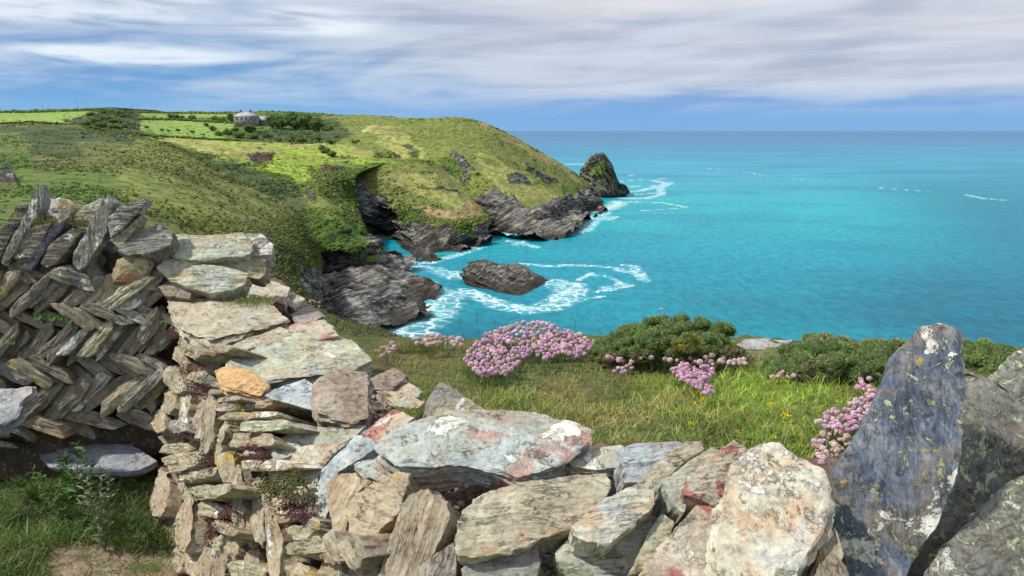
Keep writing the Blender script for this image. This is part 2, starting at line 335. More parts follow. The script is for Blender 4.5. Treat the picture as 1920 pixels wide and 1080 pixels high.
def terrain(name, rows, cover, base, nr, nc, mat, amp=1.0, ramp=2.5, seed=0, kind='structure', label=None, cat=None, scale=.03, back=True, strata=(.35, .1, 1.0)):
    """rows: from the crest down to the foot, each a line of (px, py, distance ahead)"""
    R = []
    for r in rows:
        if isinstance(r[0][0], (tuple, list)): r = r[0]
        R.append(np.array([at(*p) for p in r]))
    R = [catmull(r, nc) for r in R]
    if back:
        r0 = R[0]; away = (r0 - EYE) * np.array([1, 1, 0]); away /= np.linalg.norm(away, axis=1)[:, None]
        bk = [r0 + away * 160 * back - np.array([0, 0, 40 * back]), r0 + away * 25 * back - np.array([0, 0, 1.5 * back])]
        R = bk + R
    A = np.stack(R)                                           # (rows, nc, 3)
    m = len(A); s = np.linspace(0, m - 1, nr); i = np.minimum(s.astype(int), m - 2); u = (s - i)[:, None, None]
    Q = np.concatenate([2 * A[:1] - A[1:2], A, 2 * A[-1:] - A[-2:-1]])
    a, b, c, e = Q[i], Q[i + 1], Q[i + 2], Q[i + 3]
    G = .5 * (2 * b + (c - a) * u + (2 * a - 5 * b + 4 * c - e) * u * u + (3 * b - a - 3 * c + e) * u ** 3)
    V = G.reshape(-1, 3)
    x, y = pix(V)
    col = np.tile(np.array(base), (len(V), 1)); rock = np.zeros(len(V))
    wob = fbm(V * .05, 5, seed + 5, .6)
    for cc, rr, poly, soft in COVER[cover]:
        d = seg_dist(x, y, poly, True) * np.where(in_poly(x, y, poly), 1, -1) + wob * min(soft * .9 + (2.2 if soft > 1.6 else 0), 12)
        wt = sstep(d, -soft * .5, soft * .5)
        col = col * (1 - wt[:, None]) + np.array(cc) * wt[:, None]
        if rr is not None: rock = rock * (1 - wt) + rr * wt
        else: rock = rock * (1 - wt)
    # normals of the smooth sheet
    dr = np.gradient(G, axis=0); dc = np.gradient(G, axis=1); N = np.cross(dr, dc).reshape(-1, 3)
    N /= np.linalg.norm(N, axis=1)[:, None] + 1e-9; N[N[:, 2] < 0] *= -1
    dist = np.linalg.norm(V - EYE, axis=1)
    veg = fbm(V * scale * 1.0, 3, seed) * 1.1 + fbm(V * scale * 7, 3, seed + 3) * .35
    bed = V @ np.array(strata)
    q = np.stack([V[:, 0] * .035, V[:, 1] * .035, bed * .16], 1)
    rk = ridge(q, 4, seed + 40) * .9 + fbm(np.stack([V[:, 0] * .09, V[:, 1] * .09, bed * .5], 1), 3, seed + 60) * .55 + fbm(V * .028, 2, seed + 71) * 1.0 + ridge(np.stack([V[:, 0] * .16, V[:, 1] * .16, bed * .9], 1), 3, seed + 81) * .30
    w8 = bed * .085 + fbm(V * .02, 3, seed + 90) * .9; saw = w8 - np.floor(w8); saw = np.where(saw < .82, saw / .82, (1 - saw) / .18) ** 1.3
    w9 = bed * .26 + fbm(V * .05, 3, seed + 91) * .8; sw2 = w9 - np.floor(w9); sw2 = np.where(sw2 < .8, sw2 / .8, (1 - sw2) / .2)
    rk = rk * .8 + (saw - .45) * 1.5 + (sw2 - .45) * .5
    D = amp * veg * (1 - rock) + ramp * rk * rock
    V = V + N * D[:, None]
    o = mk(name, V, grid_faces(nr, nc), mat, attrs={'cover': col, 'rock': rock}, sharp=50)
    tag(o, label, cat, None, kind)
    return o, V.reshape(nr, nc, 3)

M_LAND = land_mat('turf_and_slate_cliff', (0.35, 0.5, 0.2))
M_LAND2 = land_mat('heathland', (0.2, -0.5, 0.0), .45)

plateau_rows = [
 [(-1500, 208, 1100), (-800, 208, 1100), (-260, 208, 1100), (0, 210, 1100), (120, 207, 1000), (200, 205, 760), (250, 207, 900), (330, 212, 1300), (450, 211, 1300), (560, 212, 1250), (640, 218, 1100), (740, 222, 900)],
 [(-1500, 222, 800), (-800, 222, 800), (-260, 222, 800), (0, 222, 800), (120, 218, 720), (200, 214, 640), (250, 216, 740), (330, 221, 950), (450, 221, 950), (560, 222, 880), (640, 225, 800), (740, 228, 740)],
 [(-1500, 240, 560), (-800, 240, 560), (-260, 240, 560), (0, 240, 560), (120, 238, 540), (200, 232, 520), (250, 234, 560), (330, 236, 650), (450, 234, 700), (560, 238, 660), (640, 242, 620), (740, 252, 590)],
 [(-1500, 250, 460), (-800, 250, 460), (-260, 250, 460), (0, 252, 460), (120, 256, 440), (200, 256, 440), (250, 255, 450), (330, 256, 520), (450, 256, 560), (560, 262, 560), (640, 264, 560), (740, 275, 540)],
 [(-1500, 300, 400), (-800, 300, 400), (-260, 300, 400), (0, 300, 400), (120, 300, 400), (200, 300, 400), (250, 290, 410), (330, 285, 440), (450, 282, 470), (560, 286, 490), (640, 290, 500), (740, 310, 490)],
 [(-1500, 380, 360), (-800, 380, 360), (-260, 380, 360), (0, 380, 360), (120, 380, 360), (200, 380, 360), (250, 360, 370), (330, 340, 400), (450, 330, 420), (560, 330, 440), (640, 335, 460), (740, 345, 460)]]
far_rows = [
 [(600, 221, 700), (640, 219, 690), (700, 221, 670), (760, 225, 650), (800, 225, 640), (845, 223, 630), (880, 227, 625), (920, 239, 622), (960, 257, 620), (1000, 281, 618), (1040, 305, 615), (1075, 328, 612), (1100, 348, 608), (1113, 366, 604)],
 [(600, 240, 600), (640, 238, 600), (700, 240, 590), (760, 243, 585), (800, 244, 580), (845, 246, 575), (880, 251, 572), (920, 262, 570), (960, 279, 570), (995, 298, 570), (1032, 318, 572), (1066, 338, 578), (1094, 354, 586), (1111, 369, 592)],
 [(600, 280, 530), (640, 278, 530), (700, 280, 525), (760, 285, 520), (800, 286, 515), (845, 290, 508), (880, 296, 505), (920, 305, 505), (958, 318, 510), (990, 332, 518), (1024, 344, 530), (1058, 352, 548), (1088, 362, 566), (1112, 371, 584)],
 [(600, 320, 500), (640, 320, 498), (700, 320, 492), (760, 322, 485), (800, 324, 480), (850, 325, 492), (882, 338, 472), (918, 342, 468), (952, 350, 468), (984, 360, 472), (1018, 366, 482), (1052, 364, 508), (1084, 366, 545), (1113, 373, 576)],
 [(600, 360, 470), (640, 360, 468), (700, 360, 465), (760, 360, 462), (800, 362, 462), (850, 366, 478), (890, 372, 452), (916, 372, 446), (950, 378, 440), (982, 394, 436), (1014, 398, 438), (1046, 380, 470), (1082, 372, 530), (1114, 375, 568)],
 [(600, 420, 452), (640, 420, 452), (700, 420, 450), (760, 420, 448), (800, 422, 448), (850, 412, 460), (892, 405, 445), (916, 412, 438), (950, 418, 424), (984, 424, 416), (1020, 422, 422), (1056, 408, 458), (1090, 385, 520), (1118, 378, 562)],
 [(600, 436, 412), (640, 436, 412), (700, 436, 412), (760, 436, 412), (800, 436, 412), (850, 432, 424), (892, 428, 432), (918, 432, 424), (950, 436, 414), (990, 442, 400), (1030, 440, 404), (1070, 432, 424), (1098, 405, 500), (1128, 386, 562)],
 [(600, 446, 390), (640, 446, 390), (700, 446, 390), (760, 446, 390), (800, 446, 390), (850, 442, 400), (892, 438, 408), (918, 441, 402), (950, 446, 392), (992, 452, 380), (1036, 449, 385), (1080, 438, 408), (1106, 412, 472), (1140, 392, 536)]]
mid_rows = [
 [(560, 300, 470), (620, 304, 470), (690, 302, 468), (740, 303, 466), (785, 304, 464), (815, 312, 462), (840, 330, 460), (868, 352, 458), (892, 376, 452), (908, 398, 440), (916, 418, 428)],
 [(560, 318, 440), (620, 320, 440), (690, 314, 440), (740, 315, 440), (785, 318, 438), (812, 328, 436), (836, 345, 434), (862, 365, 430), (884, 385, 424), (902, 402, 418), (914, 420, 412)],
 [(575, 330, 425), (626, 332, 422), (680, 336, 420), (730, 338, 418), (775, 345, 414), (805, 354, 411), (830, 366, 408), (856, 380, 404), (878, 395, 400), (898, 408, 398), (912, 424, 400)],
 [(590, 350, 410), (634, 350, 405), (672, 368, 402), (720, 380, 400), (765, 396, 390), (798, 402, 384), (826, 404, 382), (852, 408, 380), (874, 412, 381), (894, 418, 384), (911, 430, 392)],
 [(610, 390, 404), (650, 390, 402), (690, 402, 396), (728, 412, 402), (768, 420, 380), (800, 424, 372), (828, 426, 370), (852, 430, 370), (874, 430, 374), (895, 434, 378), (914, 438, 388)],
 [(630, 430, 392), (668, 432, 390), (704, 436, 410), (738, 448, 396), (770, 450, 362), (802, 452, 358), (830, 450, 358), (854, 448, 362), (876, 446, 368), (898, 444, 376), (917, 444, 384)],
 [(650, 470, 368), (690, 470, 366), (722, 470, 372), (750, 476, 352), (776, 480, 338), (806, 482, 336), (832, 472, 346), (856, 464, 356), (880, 458, 366), (902, 454, 372), (920, 450, 380)],
 [(650, 500, 310), (690, 500, 310), (722, 500, 312), (750, 500, 312), (776, 497, 312), (808, 494, 316), (836, 484, 330), (860, 474, 344), (886, 466, 356), (908, 460, 366), (924, 456, 374)]]
valley_rows = [
 [(200, 262, 470), (300, 264, 470), (380, 268, 470), (450, 274, 468), (520, 282, 465), (570, 290, 462), (620, 298, 458), (680, 304, 452), (720, 308, 448)],
 [(200, 290, 420), (300, 290, 420), (380, 292, 416), (450, 298, 410), (510, 306, 402), (556, 314, 396), (596, 322, 390), (632, 326, 392), (668, 328, 398)],
 [(200, 340, 370), (300, 340, 370), (390, 330, 368), (460, 332, 360), (520, 338, 352), (566, 346, 345), (606, 358, 340), (640, 368, 368), (668, 378, 388)],
 [(200, 400, 330), (300, 400, 330), (400, 390, 328), (470, 380, 322), (530, 380, 314), (580, 388, 305), (624, 398, 300), (658, 410, 318), (680, 420, 345)],
 [(200, 460, 300), (300, 460, 300), (410, 450, 298), (480, 430, 294), (540, 426, 286), (590, 430, 278), (634, 436, 274), (670, 440, 292), (694, 442, 318)],
 [(200, 520, 270), (300, 520, 270), (430, 490, 272), (490, 470, 272), (545, 462, 268), (598, 466, 264), (642, 464, 262), (678, 458, 268), (706, 456, 282)],
 [(200, 560, 262), (300, 560, 262), (440, 520, 266), (500, 500, 268), (550, 494, 272), (602, 494, 270), (648, 484, 266), (690, 476, 276), (726, 472, 298)],
 [(200, 580, 250), (300, 580, 250), (440, 560, 250), (500, 545, 255), (560, 530, 260), (612, 520, 262), (660, 505, 268), (712, 494, 284), (750, 490, 306)],
 [(200, 620, 215), (300, 620, 215), (440, 600, 220), (510, 590, 225), (580, 575, 232), (640, 560, 246), (700, 530, 268), (752, 514, 284), (778, 502, 302)]]
near_rows = [
 [(-1500, 236, 400), (-800, 236, 400), (-260, 236, 400), (-60, 236, 380), (60, 233, 360), (150, 240, 340), (220, 252, 320), (290, 268, 300), (350, 290, 285), (410, 326, 270), (470, 358, 258), (530, 390, 248), (566, 428, 240), (586, 470, 232), (600, 500, 226)],
 [(-1500, 262, 300), (-800, 262, 300), (-260, 262, 300), (-60, 262, 290), (50, 262, 280), (130, 272, 268), (200, 282, 256), (265, 296, 246), (325, 316, 238), (385, 346, 230), (445, 378, 224), (505, 410, 218), (548, 446, 214), (574, 486, 210), (606, 520, 214)],
 [(-1500, 310, 200), (-800, 310, 200), (-260, 310, 200), (-60, 310, 200), (30, 312, 196), (100, 318, 192), (170, 328, 188), (235, 342, 184), (300, 362, 182), (360, 388, 180), (420, 416, 178), (480, 446, 178), (528, 478, 180), (562, 510, 186), (600, 545, 196)],
 [(-1500, 380, 130), (-800, 380, 130), (-260, 380, 130), (-60, 380, 130), (20, 382, 130), (90, 388, 130), (160, 396, 130), (225, 410, 130), (290, 428, 132), (350, 450, 134), (410, 474, 136), (470, 500, 142), (520, 524, 150), (560, 545, 160), (600, 580, 172)],
 [(-1500, 520, 60), (-800, 520, 60), (-260, 520, 60), (-60, 520, 60), (20, 520, 60), (90, 520, 62), (160, 525, 64), (225, 530, 66), (290, 540, 70), (350, 552, 74), (410, 566, 80), (470, 584, 90), (520, 600, 100), (560, 610, 112), (600, 632, 124)],
 [(-1500, 760, 22), (-800, 760, 22), (-260, 760, 22), (-60, 760, 22), (20, 760, 23), (90, 760, 24), (160, 760, 26), (225, 760, 28), (290, 760, 30), (350, 760, 33), (410, 760, 36), (470, 760, 40), (520, 760, 46), (560, 760, 54), (600, 760, 60)]]
shelf_rows = [
 [(540, 508, 250), (590, 506, 254), (630, 500, 260), (668, 496, 266), (710, 492, 280), (742, 500, 288), (768, 520, 276), (800, 536, 266), (824, 545, 258)],
 [(545, 540, 226), (590, 540, 230), (634, 524, 236), (672, 522, 242), (708, 520, 250), (740, 528, 254), (768, 540, 254), (798, 550, 252), (822, 553, 250)],
 [(560, 580, 205), (600, 572, 210), (640, 556, 216), (676, 548, 224), (706, 546, 232), (738, 552, 238), (768, 560, 240), (794, 568, 238), (812, 566, 242)],
 [(580, 630, 190), (620, 616, 194), (654, 592, 202), (684, 582, 212), (708, 582, 218), (734, 582, 222), (762, 584, 226), (786, 586, 226), (804, 580, 230)],
 [(600, 690, 160), (640, 680, 165), (680, 640, 182), (706, 620, 196), (726, 614, 204), (748, 612, 208), (776, 602, 214), (796, 596, 217), (812, 588, 222)]]
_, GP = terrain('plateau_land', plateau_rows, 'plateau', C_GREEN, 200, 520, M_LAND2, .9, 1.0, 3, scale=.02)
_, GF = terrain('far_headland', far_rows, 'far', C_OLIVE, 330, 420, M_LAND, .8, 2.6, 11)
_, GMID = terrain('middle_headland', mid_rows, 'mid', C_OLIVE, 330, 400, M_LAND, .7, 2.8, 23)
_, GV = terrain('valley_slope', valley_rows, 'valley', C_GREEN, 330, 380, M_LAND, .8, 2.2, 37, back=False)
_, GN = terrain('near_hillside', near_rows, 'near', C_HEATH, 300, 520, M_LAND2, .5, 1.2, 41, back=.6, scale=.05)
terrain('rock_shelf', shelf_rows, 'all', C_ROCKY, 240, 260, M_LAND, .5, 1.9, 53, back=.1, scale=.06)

def scrub(name, Gd, cov_of, n, seed, smin, smax, box_):
    r = np.random.RandomState(seed); o = bpy.data.objects[name]; me = o.data; V = Gd.reshape(-1, 3); N_ = len(V)
    co = np.zeros(N_ * 3, np.float32); me.vertices.foreach_get('co', co); V = co.reshape(-1, 3).astype(float)
    c = np.zeros(N_ * 4, np.float32); me.attributes['cover'].data.foreach_get('color', c); c = c.reshape(-1, 4)[:, :3]; rk = np.zeros(N_, np.float32); me.attributes['rock'].data.foreach_get('value', rk)
    x, y = pix(V); ok = np.where((rk < .45) & (x > box_[0]) & (x < box_[1]) & (y > box_[2]) & (y < box_[3]))[0]
    lum = c[ok].sum(1); cl = fbm(V[ok] * .045, 3, seed); wgt = np.clip(.5 + cl, .02, 1) * np.where(lum > .42, .12, 1.0) * (x[ok] > -1e9); wgt /= wgt.sum()
    k = ok[r.choice(len(ok), n, p=wgt)]; P = V[k] + r.normal(0, .6, (n, 3)) * [1, 1, .05]
    ico = np.array([(0, 0, 1), (1, 0, .35), (.31, .95, .35), (-.81, .59, .35), (-.81, -.59, .35), (.31, -.95, .35), (1.1, .3, -.5), (0, 1.1, -.5), (-1.1, .2, -.5), (-.4, -1.1, -.5), (.7, -.9, -.5)])
    F = np.array([(0, 1, 2), (0, 2, 3), (0, 3, 4), (0, 4, 5), (0, 5, 1), (1, 6, 2), (6, 7, 2), (2, 7, 3), (7, 8, 3), (3, 8, 4), (8, 9, 4), (4, 9, 5), (9, 10, 5), (5, 10, 1), (10, 6, 1)])
    s = r.uniform(smin, smax, n) * (1 + (r.rand(n) < .06) * 1.0); a = r.uniform(0, 6.28, n); jit = r.uniform(.6, 1.25, (n, len(ico), 1)); L = ico[None] * jit
    L = np.stack([L[..., 0] * np.cos(a)[:, None] - L[..., 1] * np.sin(a)[:, None], L[..., 0] * np.sin(a)[:, None] + L[..., 1] * np.cos(a)[:, None], L[..., 2] * .75], -1)
    W_ = (P[:, None] + L * s[:, None, None]).reshape(-1, 3); tint = np.repeat(c[k] * r.uniform(.7, 1.3, (n, 1)), len(ico), 0)
    tag(mk('heath_scrub', W_, (F[None] + (np.arange(n) * len(ico))[:, None, None]).reshape(-1, 3), M_SCRUB, attrs={'tint': tint}), kind='stuff')
M_SCRUB, _t, _b = new_mat('low_scrub'); _n = _t.noise(_t.coord('Object'), 1.8, 5, .75); _c = _t.attr('tint', 'Color')
_t.put(_b.inputs['Base Color'], _t.mix(_t.step(_n, .35, .65), _t.mix(1.0, _c, (.5, .55, .5), 'MULTIPLY'), _t.mix(1.0, _c, (1.3, 1.25, 1.2), 'MULTIPLY'))); _b.inputs['Roughness'].default_value = .95; _t.put(_b.inputs['Normal'], _t.bump(_n, 1.0, .6))
scrub('near_hillside', GN, None, 26000, 1, .16, .42, (-40, 620, 225, 600))
scrub('valley_slope', GV, None, 9000, 2, .35, 1.0, (200, 760, 262, 500))
scrub('middle_headland', GMID, None, 4500, 3, .3, .8, (560, 920, 300, 460))
scrub('far_headland', GF, None, 5000, 4, .3, .8, (600, 1130, 222, 440))
scrub('plateau_land', GP, None, 7000, 5, .6, 1.5, (-40, 760, 205, 300))

def boulder_isle(name, outline, Yc, crest, mat, cover, label, cat, amp=1.6, seed=1, flat=1.0, nr=110, nc=260):
    """a rock standing in the sea: foot outline on the water, crest line above it"""
    foot = np.array([on_z(px, py, -1.5) for px, py in outline]); foot = catmull(np.vstack([foot, foot[:1]]), nc + 1)[:-1]
    cr = np.array([at(*p) for p in crest])
    # every foot point is joined to the nearest part of the crest line
    cl = catmull(cr, 200); k = np.argmin(np.hypot(cl[None, :, 0] - foot[:, None, 0], (cl[None, :, 1] - foot[:, None, 1]) * .7), axis=1)
    kf = k.astype(float)
    for _ in range(30): kf = (np.roll(kf, 1) + kf + np.roll(kf, -1)) / 3
    top = cl[np.clip(np.round(kf).astype(int), 0, 199)]
    s = np.linspace(0, 1, nr)[:, None, None]
    G = foot[None] * (1 - s) + top[None] * s
    zz = foot[None, :, 2:3] + (top[None, :, 2:3] - foot[None, :, 2:3]) * (1 - (1 - s) ** (1.0 + flat)); G[..., 2:3] = zz
    V = G.reshape(-1, 3); x, y = pix(V)
    col = np.tile(np.array(C_ROCKY), (len(V), 1)); rock = np.ones(len(V)); wob = fbm(V * .1, 3, seed)
    for cc, rr, poly, soft in COVER[cover]:
        dd = seg_dist(x, y, poly, True) * np.where(in_poly(x, y, poly), 1, -1) + wob * soft
        wt = sstep(dd, -soft * .5, soft * .5); col = col * (1 - wt[:, None]) + np.array(cc) * wt[:, None]; rock = rock * (1 - wt) + rr * wt
    bed = V @ (np.array([.9, .2, .6]) if 'stack' in name else np.array([.5, .2, 1.0])); q = np.stack([V[:, 0] * .08, V[:, 1] * .08, bed * .32], 1)
    rk = ridge(q, 5, seed + 4) * .75 + fbm(V * .07, 3, seed + 9) * .8 + ridge(np.stack([V[:, 0] * .25, V[:, 1] * .25, bed * 1.0], 1), 3, seed + 14) * .22
    w8 = bed * .30 + fbm(V * .06, 3, seed + 90) * .9; saw = w8 - np.floor(w8); saw = np.where(saw < .82, saw / .82, (1 - saw) / .18); rk = rk + (saw - .45) * (.15 if 'stack' in name else 1.1)
    N = (V - V.mean(0)) * np.array([1, 1, .8]); N /= np.linalg.norm(N, axis=1)[:, None]
    V = V + N * (amp * rk * sstep(V[:, 2], -2, 3))[:, None]
    o = mk(name, V, grid_faces(nr, nc, True), mat, attrs={'cover': col, 'rock': rock}, sharp=50)
    return tag(o, label, cat)
M_STACK = land_mat('stack_rock', (0.1, .3, .1), 1.0, 1.2)
M_ISLE = land_mat('sea_rock', (0.15, 0.62, 0.3), 1.0, 1.5)
boulder_isle('rock_islet', [(864, 531), (880, 545), (905, 551), (950, 566), (985, 574), (1015, 572), (1035, 556), (1062, 546), (1040, 530), (1000, 520), (940, 514), (885, 518)], 280,
             [(880, 500, 284), (895, 489, 285), (915, 490, 285), (940, 497, 284), (965, 500, 282), (990, 511, 280), (1015, 521, 279), (1034, 530, 277), (1050, 541, 272)], M_ISLE, 'all',
             'low grey and brown rock islet ringed with white surf in the cove', 'rock', 1.7, 5, .8, 200, 420)
boulder_isle('sea_stack', [(1086, 366), (1108, 373), (1135, 374), (1160, 372), (1176, 364), (1168, 356), (1140, 352), (1105, 352)], 660,
             [(1100, 318, 660), (1110, 300, 658), (1123, 291, 656), (1134, 294, 655), (1146, 314, 655), (1160, 346, 655)], M_STACK, 'stack',
             'tall rounded green topped sea stack standing off the headland point', 'sea stack', 2.9, 8, 1.3, 180, 320)
boulder_isle('low_rock', [(1088, 380), (1110, 390), (1130, 387), (1134, 380), (1118, 374), (1095, 373)], 580,
             [(1095, 374, 590), (1112, 371, 588), (1126, 379, 585)], M_ISLE, 'all', 'low dark rock awash at the tip of the far headland', 'rock', 1.0, 9)
boulder_isle('low_rock', [(1143, 371), (1160, 373), (1176, 369), (1170, 362), (1150, 361)], 640,
             [(1150, 362, 648), (1160, 358, 646), (1170, 364, 645)], M_ISLE, 'all', 'low dark rock skirting the seaward foot of the tall stack', 'rock', 1.0, 10)

# ================================================================ sea
FOAM = [  # (line on the water, half width in metres, strength)
 ([(735, 640), (770, 615), (800, 598), (825, 570), (830, 552), (800, 545)], 6.5, .95), ([(740, 620), (790, 600), (815, 575), (830, 560)], 5, 1.2),
 ([(800, 590), (850, 560), (880, 552)], 4, .7), ([(760, 625), (790, 615), (810, 640)], 3, .8),
 ([(870, 545), (930, 568), (985, 580), (1030, 572), (1065, 548), (1080, 534)], 3.4, 1.3), ([(930, 574), (985, 584), (1040, 578), (1080, 556)], 3, .8),
 ([(845, 512), (870, 520), (880, 516)], 4, 1.1), ([(1040, 530), (1075, 545), (1060, 560)], 5, 1.1),
 ([(975, 494), (1030, 499), (1080, 497), (1130, 500), (1165, 504), (1205, 520)], 1.5, 1.2), ([(1170, 497), (1190, 500), (1208, 526)], 2.0, 1.1), ([(1165, 506), (1195, 512)], 3, .9),
 ([(1110, 516), (1140, 518), (1162, 530), (1150, 543), (1118, 547)], 1.3, .9), ([(1085, 525), (1110, 512)], 1.3, .8), ([(1140, 540), (1175, 535)], 3, .8), ([(1090, 560), (1130, 556)], 1.5, .6),
 ([(955, 452), (972, 455), (1005, 463)], 2.3, 1.2), ([(965, 460), (985, 452)], 1.8, .9), ([(770, 492), (800, 494), (850, 480), (905, 462)], 3, .75), ([(780, 500), (815, 505), (850, 520)], 4, .65), ([(780, 525), (800, 530)], 4, .7),
 ([(925, 436), (990, 447), (1040, 444), (1080, 436), (1100, 425), (1110, 405)], 4, .9), ([(1098, 432), (1110, 418), (1135, 400), (1130, 392)], 4, .8),
 ([(1105, 392), (1130, 392), (1155, 386), (1160, 378)], 6, 1.4), ([(1120, 396), (1150, 390)], 5, 1.2), ([(1128, 402), (1140, 412), (1155, 406)], 3, .8),
 ([(1165, 372), (1210, 372), (1240, 365), (1238, 352), (1258, 342)], 3.4, 1.15), ([(1160, 362), (1200, 358), (1250, 345)], 4, 1.0), ([(1180, 350), (1230, 348)], 3, .9), ([(1225, 338), (1255, 345)], 5, 1.1), ([(1165, 340), (1210, 336), (1250, 335)], 2.2, .85),
 ([(1175, 378), (1240, 380), (1285, 388)], 2.5, .85), ([(1200, 395), (1280, 390)], 2, .7), ([(1160, 330), (1200, 328)], 2.5, .7), ([(1180, 365), (1230, 362)], 3, .9),
 ([(1320, 315), (1400, 323), (1440, 330)], 1.6, .85), ([(1480, 334), (1550, 342)], 1.5, .7), ([(1640, 352), (1700, 356), (1740, 359)], 1.8, 1.0), ([(1810, 365), (1845, 372), (1890, 376)], 2.4, 1.05), ([(1060, 308), (1100, 308)], 2, .7),
]
def build_sea():
    pys = np.concatenate([np.array([245.6, 246.2, 247, 248.5, 250.5, 253, 256]), np.arange(260, 400, 1.6), np.arange(400, 760, 2.2), [900, 1600]])
    pxs = np.concatenate([np.arange(-1400, 500, 100), np.arange(500, 1320, 2.6), np.arange(1320, 1960, 5), np.arange(1960, 3600, 120)])
    gx, gy = np.meshgrid(pxs, pys); P = np.stack([gx.ravel(), gy.ravel()], 1)
    V = on_plane(P, np.zeros(3), np.array([0, 0, 1.0]))
    foam = np.zeros(len(V))
    for line, hw, st in FOAM:
        L = [tuple(on_z(a, b, 0)[:2]) for a, b in line]
        d = seg_dist(V[:, 0], V[:, 1], L) / (hw * .80)
        foam = np.maximum(foam, st * np.exp(-d * d * .55))
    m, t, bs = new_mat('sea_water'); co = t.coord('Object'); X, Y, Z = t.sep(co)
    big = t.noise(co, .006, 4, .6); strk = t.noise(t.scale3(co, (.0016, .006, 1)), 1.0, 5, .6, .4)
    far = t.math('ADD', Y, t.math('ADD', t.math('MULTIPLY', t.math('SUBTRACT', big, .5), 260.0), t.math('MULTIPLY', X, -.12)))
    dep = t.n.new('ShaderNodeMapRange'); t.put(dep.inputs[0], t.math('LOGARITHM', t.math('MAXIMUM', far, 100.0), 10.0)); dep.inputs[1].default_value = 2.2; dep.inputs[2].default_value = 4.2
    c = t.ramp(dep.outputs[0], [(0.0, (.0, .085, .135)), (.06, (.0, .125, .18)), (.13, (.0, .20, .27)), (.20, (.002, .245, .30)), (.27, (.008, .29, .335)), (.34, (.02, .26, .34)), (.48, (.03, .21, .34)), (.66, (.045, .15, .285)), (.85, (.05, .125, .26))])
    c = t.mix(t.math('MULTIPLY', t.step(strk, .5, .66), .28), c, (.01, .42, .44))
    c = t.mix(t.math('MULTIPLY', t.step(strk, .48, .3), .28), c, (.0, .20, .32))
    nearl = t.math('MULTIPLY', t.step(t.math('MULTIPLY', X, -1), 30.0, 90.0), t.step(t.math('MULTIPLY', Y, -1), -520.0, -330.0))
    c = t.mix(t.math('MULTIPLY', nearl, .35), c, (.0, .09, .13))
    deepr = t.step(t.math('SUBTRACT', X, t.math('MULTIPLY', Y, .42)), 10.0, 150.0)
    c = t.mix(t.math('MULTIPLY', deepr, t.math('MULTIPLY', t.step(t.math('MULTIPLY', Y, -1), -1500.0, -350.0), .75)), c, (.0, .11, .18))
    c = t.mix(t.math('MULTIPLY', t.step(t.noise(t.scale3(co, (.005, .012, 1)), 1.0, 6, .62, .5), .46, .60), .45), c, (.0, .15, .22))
    f = t.attr('foam')
    fn1 = t.noise(co, .26, 9, .76, 1.0); fn2 = t.noise(t.scale3(co, (.6, .9, 1)), .9, 8, .72, .6)
    lace = t.voro(t.vmath('ADD', co, t.scale3(t.n.new('ShaderNodeTexNoise').outputs['Color'], (3, 3, 0))), .22, 'DISTANCE_TO_EDGE')
    web = t.math('SUBTRACT', 1.0, t.step(lace, .02, .20))
    br = t.math('ADD', t.math('MULTIPLY', fn1, .55), t.math('MULTIPLY', fn2, .45))
    fm = t.step(t.math('ADD', f, t.math('MULTIPLY', t.math('SUBTRACT', br, .5), 4.6)), 1.05, 1.6)
    fw = t.math('MULTIPLY', t.math('MULTIPLY', t.step(f, .08, .5), web), t.step(br, .44, .56))
    fa = t.math('MAXIMUM', fm, t.math('MULTIPLY', fw, .85))
    milky = t.math('MULTIPLY', t.step(f, .08, .8), .28)
    c = t.mix(milky, c, (.16, .50, .52))
    wv = t.noise(t.scale3(co, (.9, .50, 1)), .36, 6, .62, .5); wv2 = t.noise(t.scale3(co, (.8, .6, 1)), .055, 4, .6)
    c = t.mix(t.math('MULTIPLY', t.step(wv, .50, .62), .50), c, t.mix(1.0, c, (1.6, 1.4, 1.32), 'MULTIPLY'))
    c = t.mix(t.math('MULTIPLY', t.step(t.math('SUBTRACT', 1.0, wv), .50, .62), .50), c, t.mix(1.0, c, (.5, .62, .72), 'MULTIPLY'))
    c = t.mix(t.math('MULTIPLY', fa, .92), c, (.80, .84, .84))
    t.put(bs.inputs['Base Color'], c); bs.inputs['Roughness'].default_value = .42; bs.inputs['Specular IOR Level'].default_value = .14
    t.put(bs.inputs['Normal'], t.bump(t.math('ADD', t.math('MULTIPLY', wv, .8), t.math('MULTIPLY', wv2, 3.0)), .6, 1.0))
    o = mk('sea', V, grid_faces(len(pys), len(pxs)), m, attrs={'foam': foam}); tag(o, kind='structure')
build_sea()
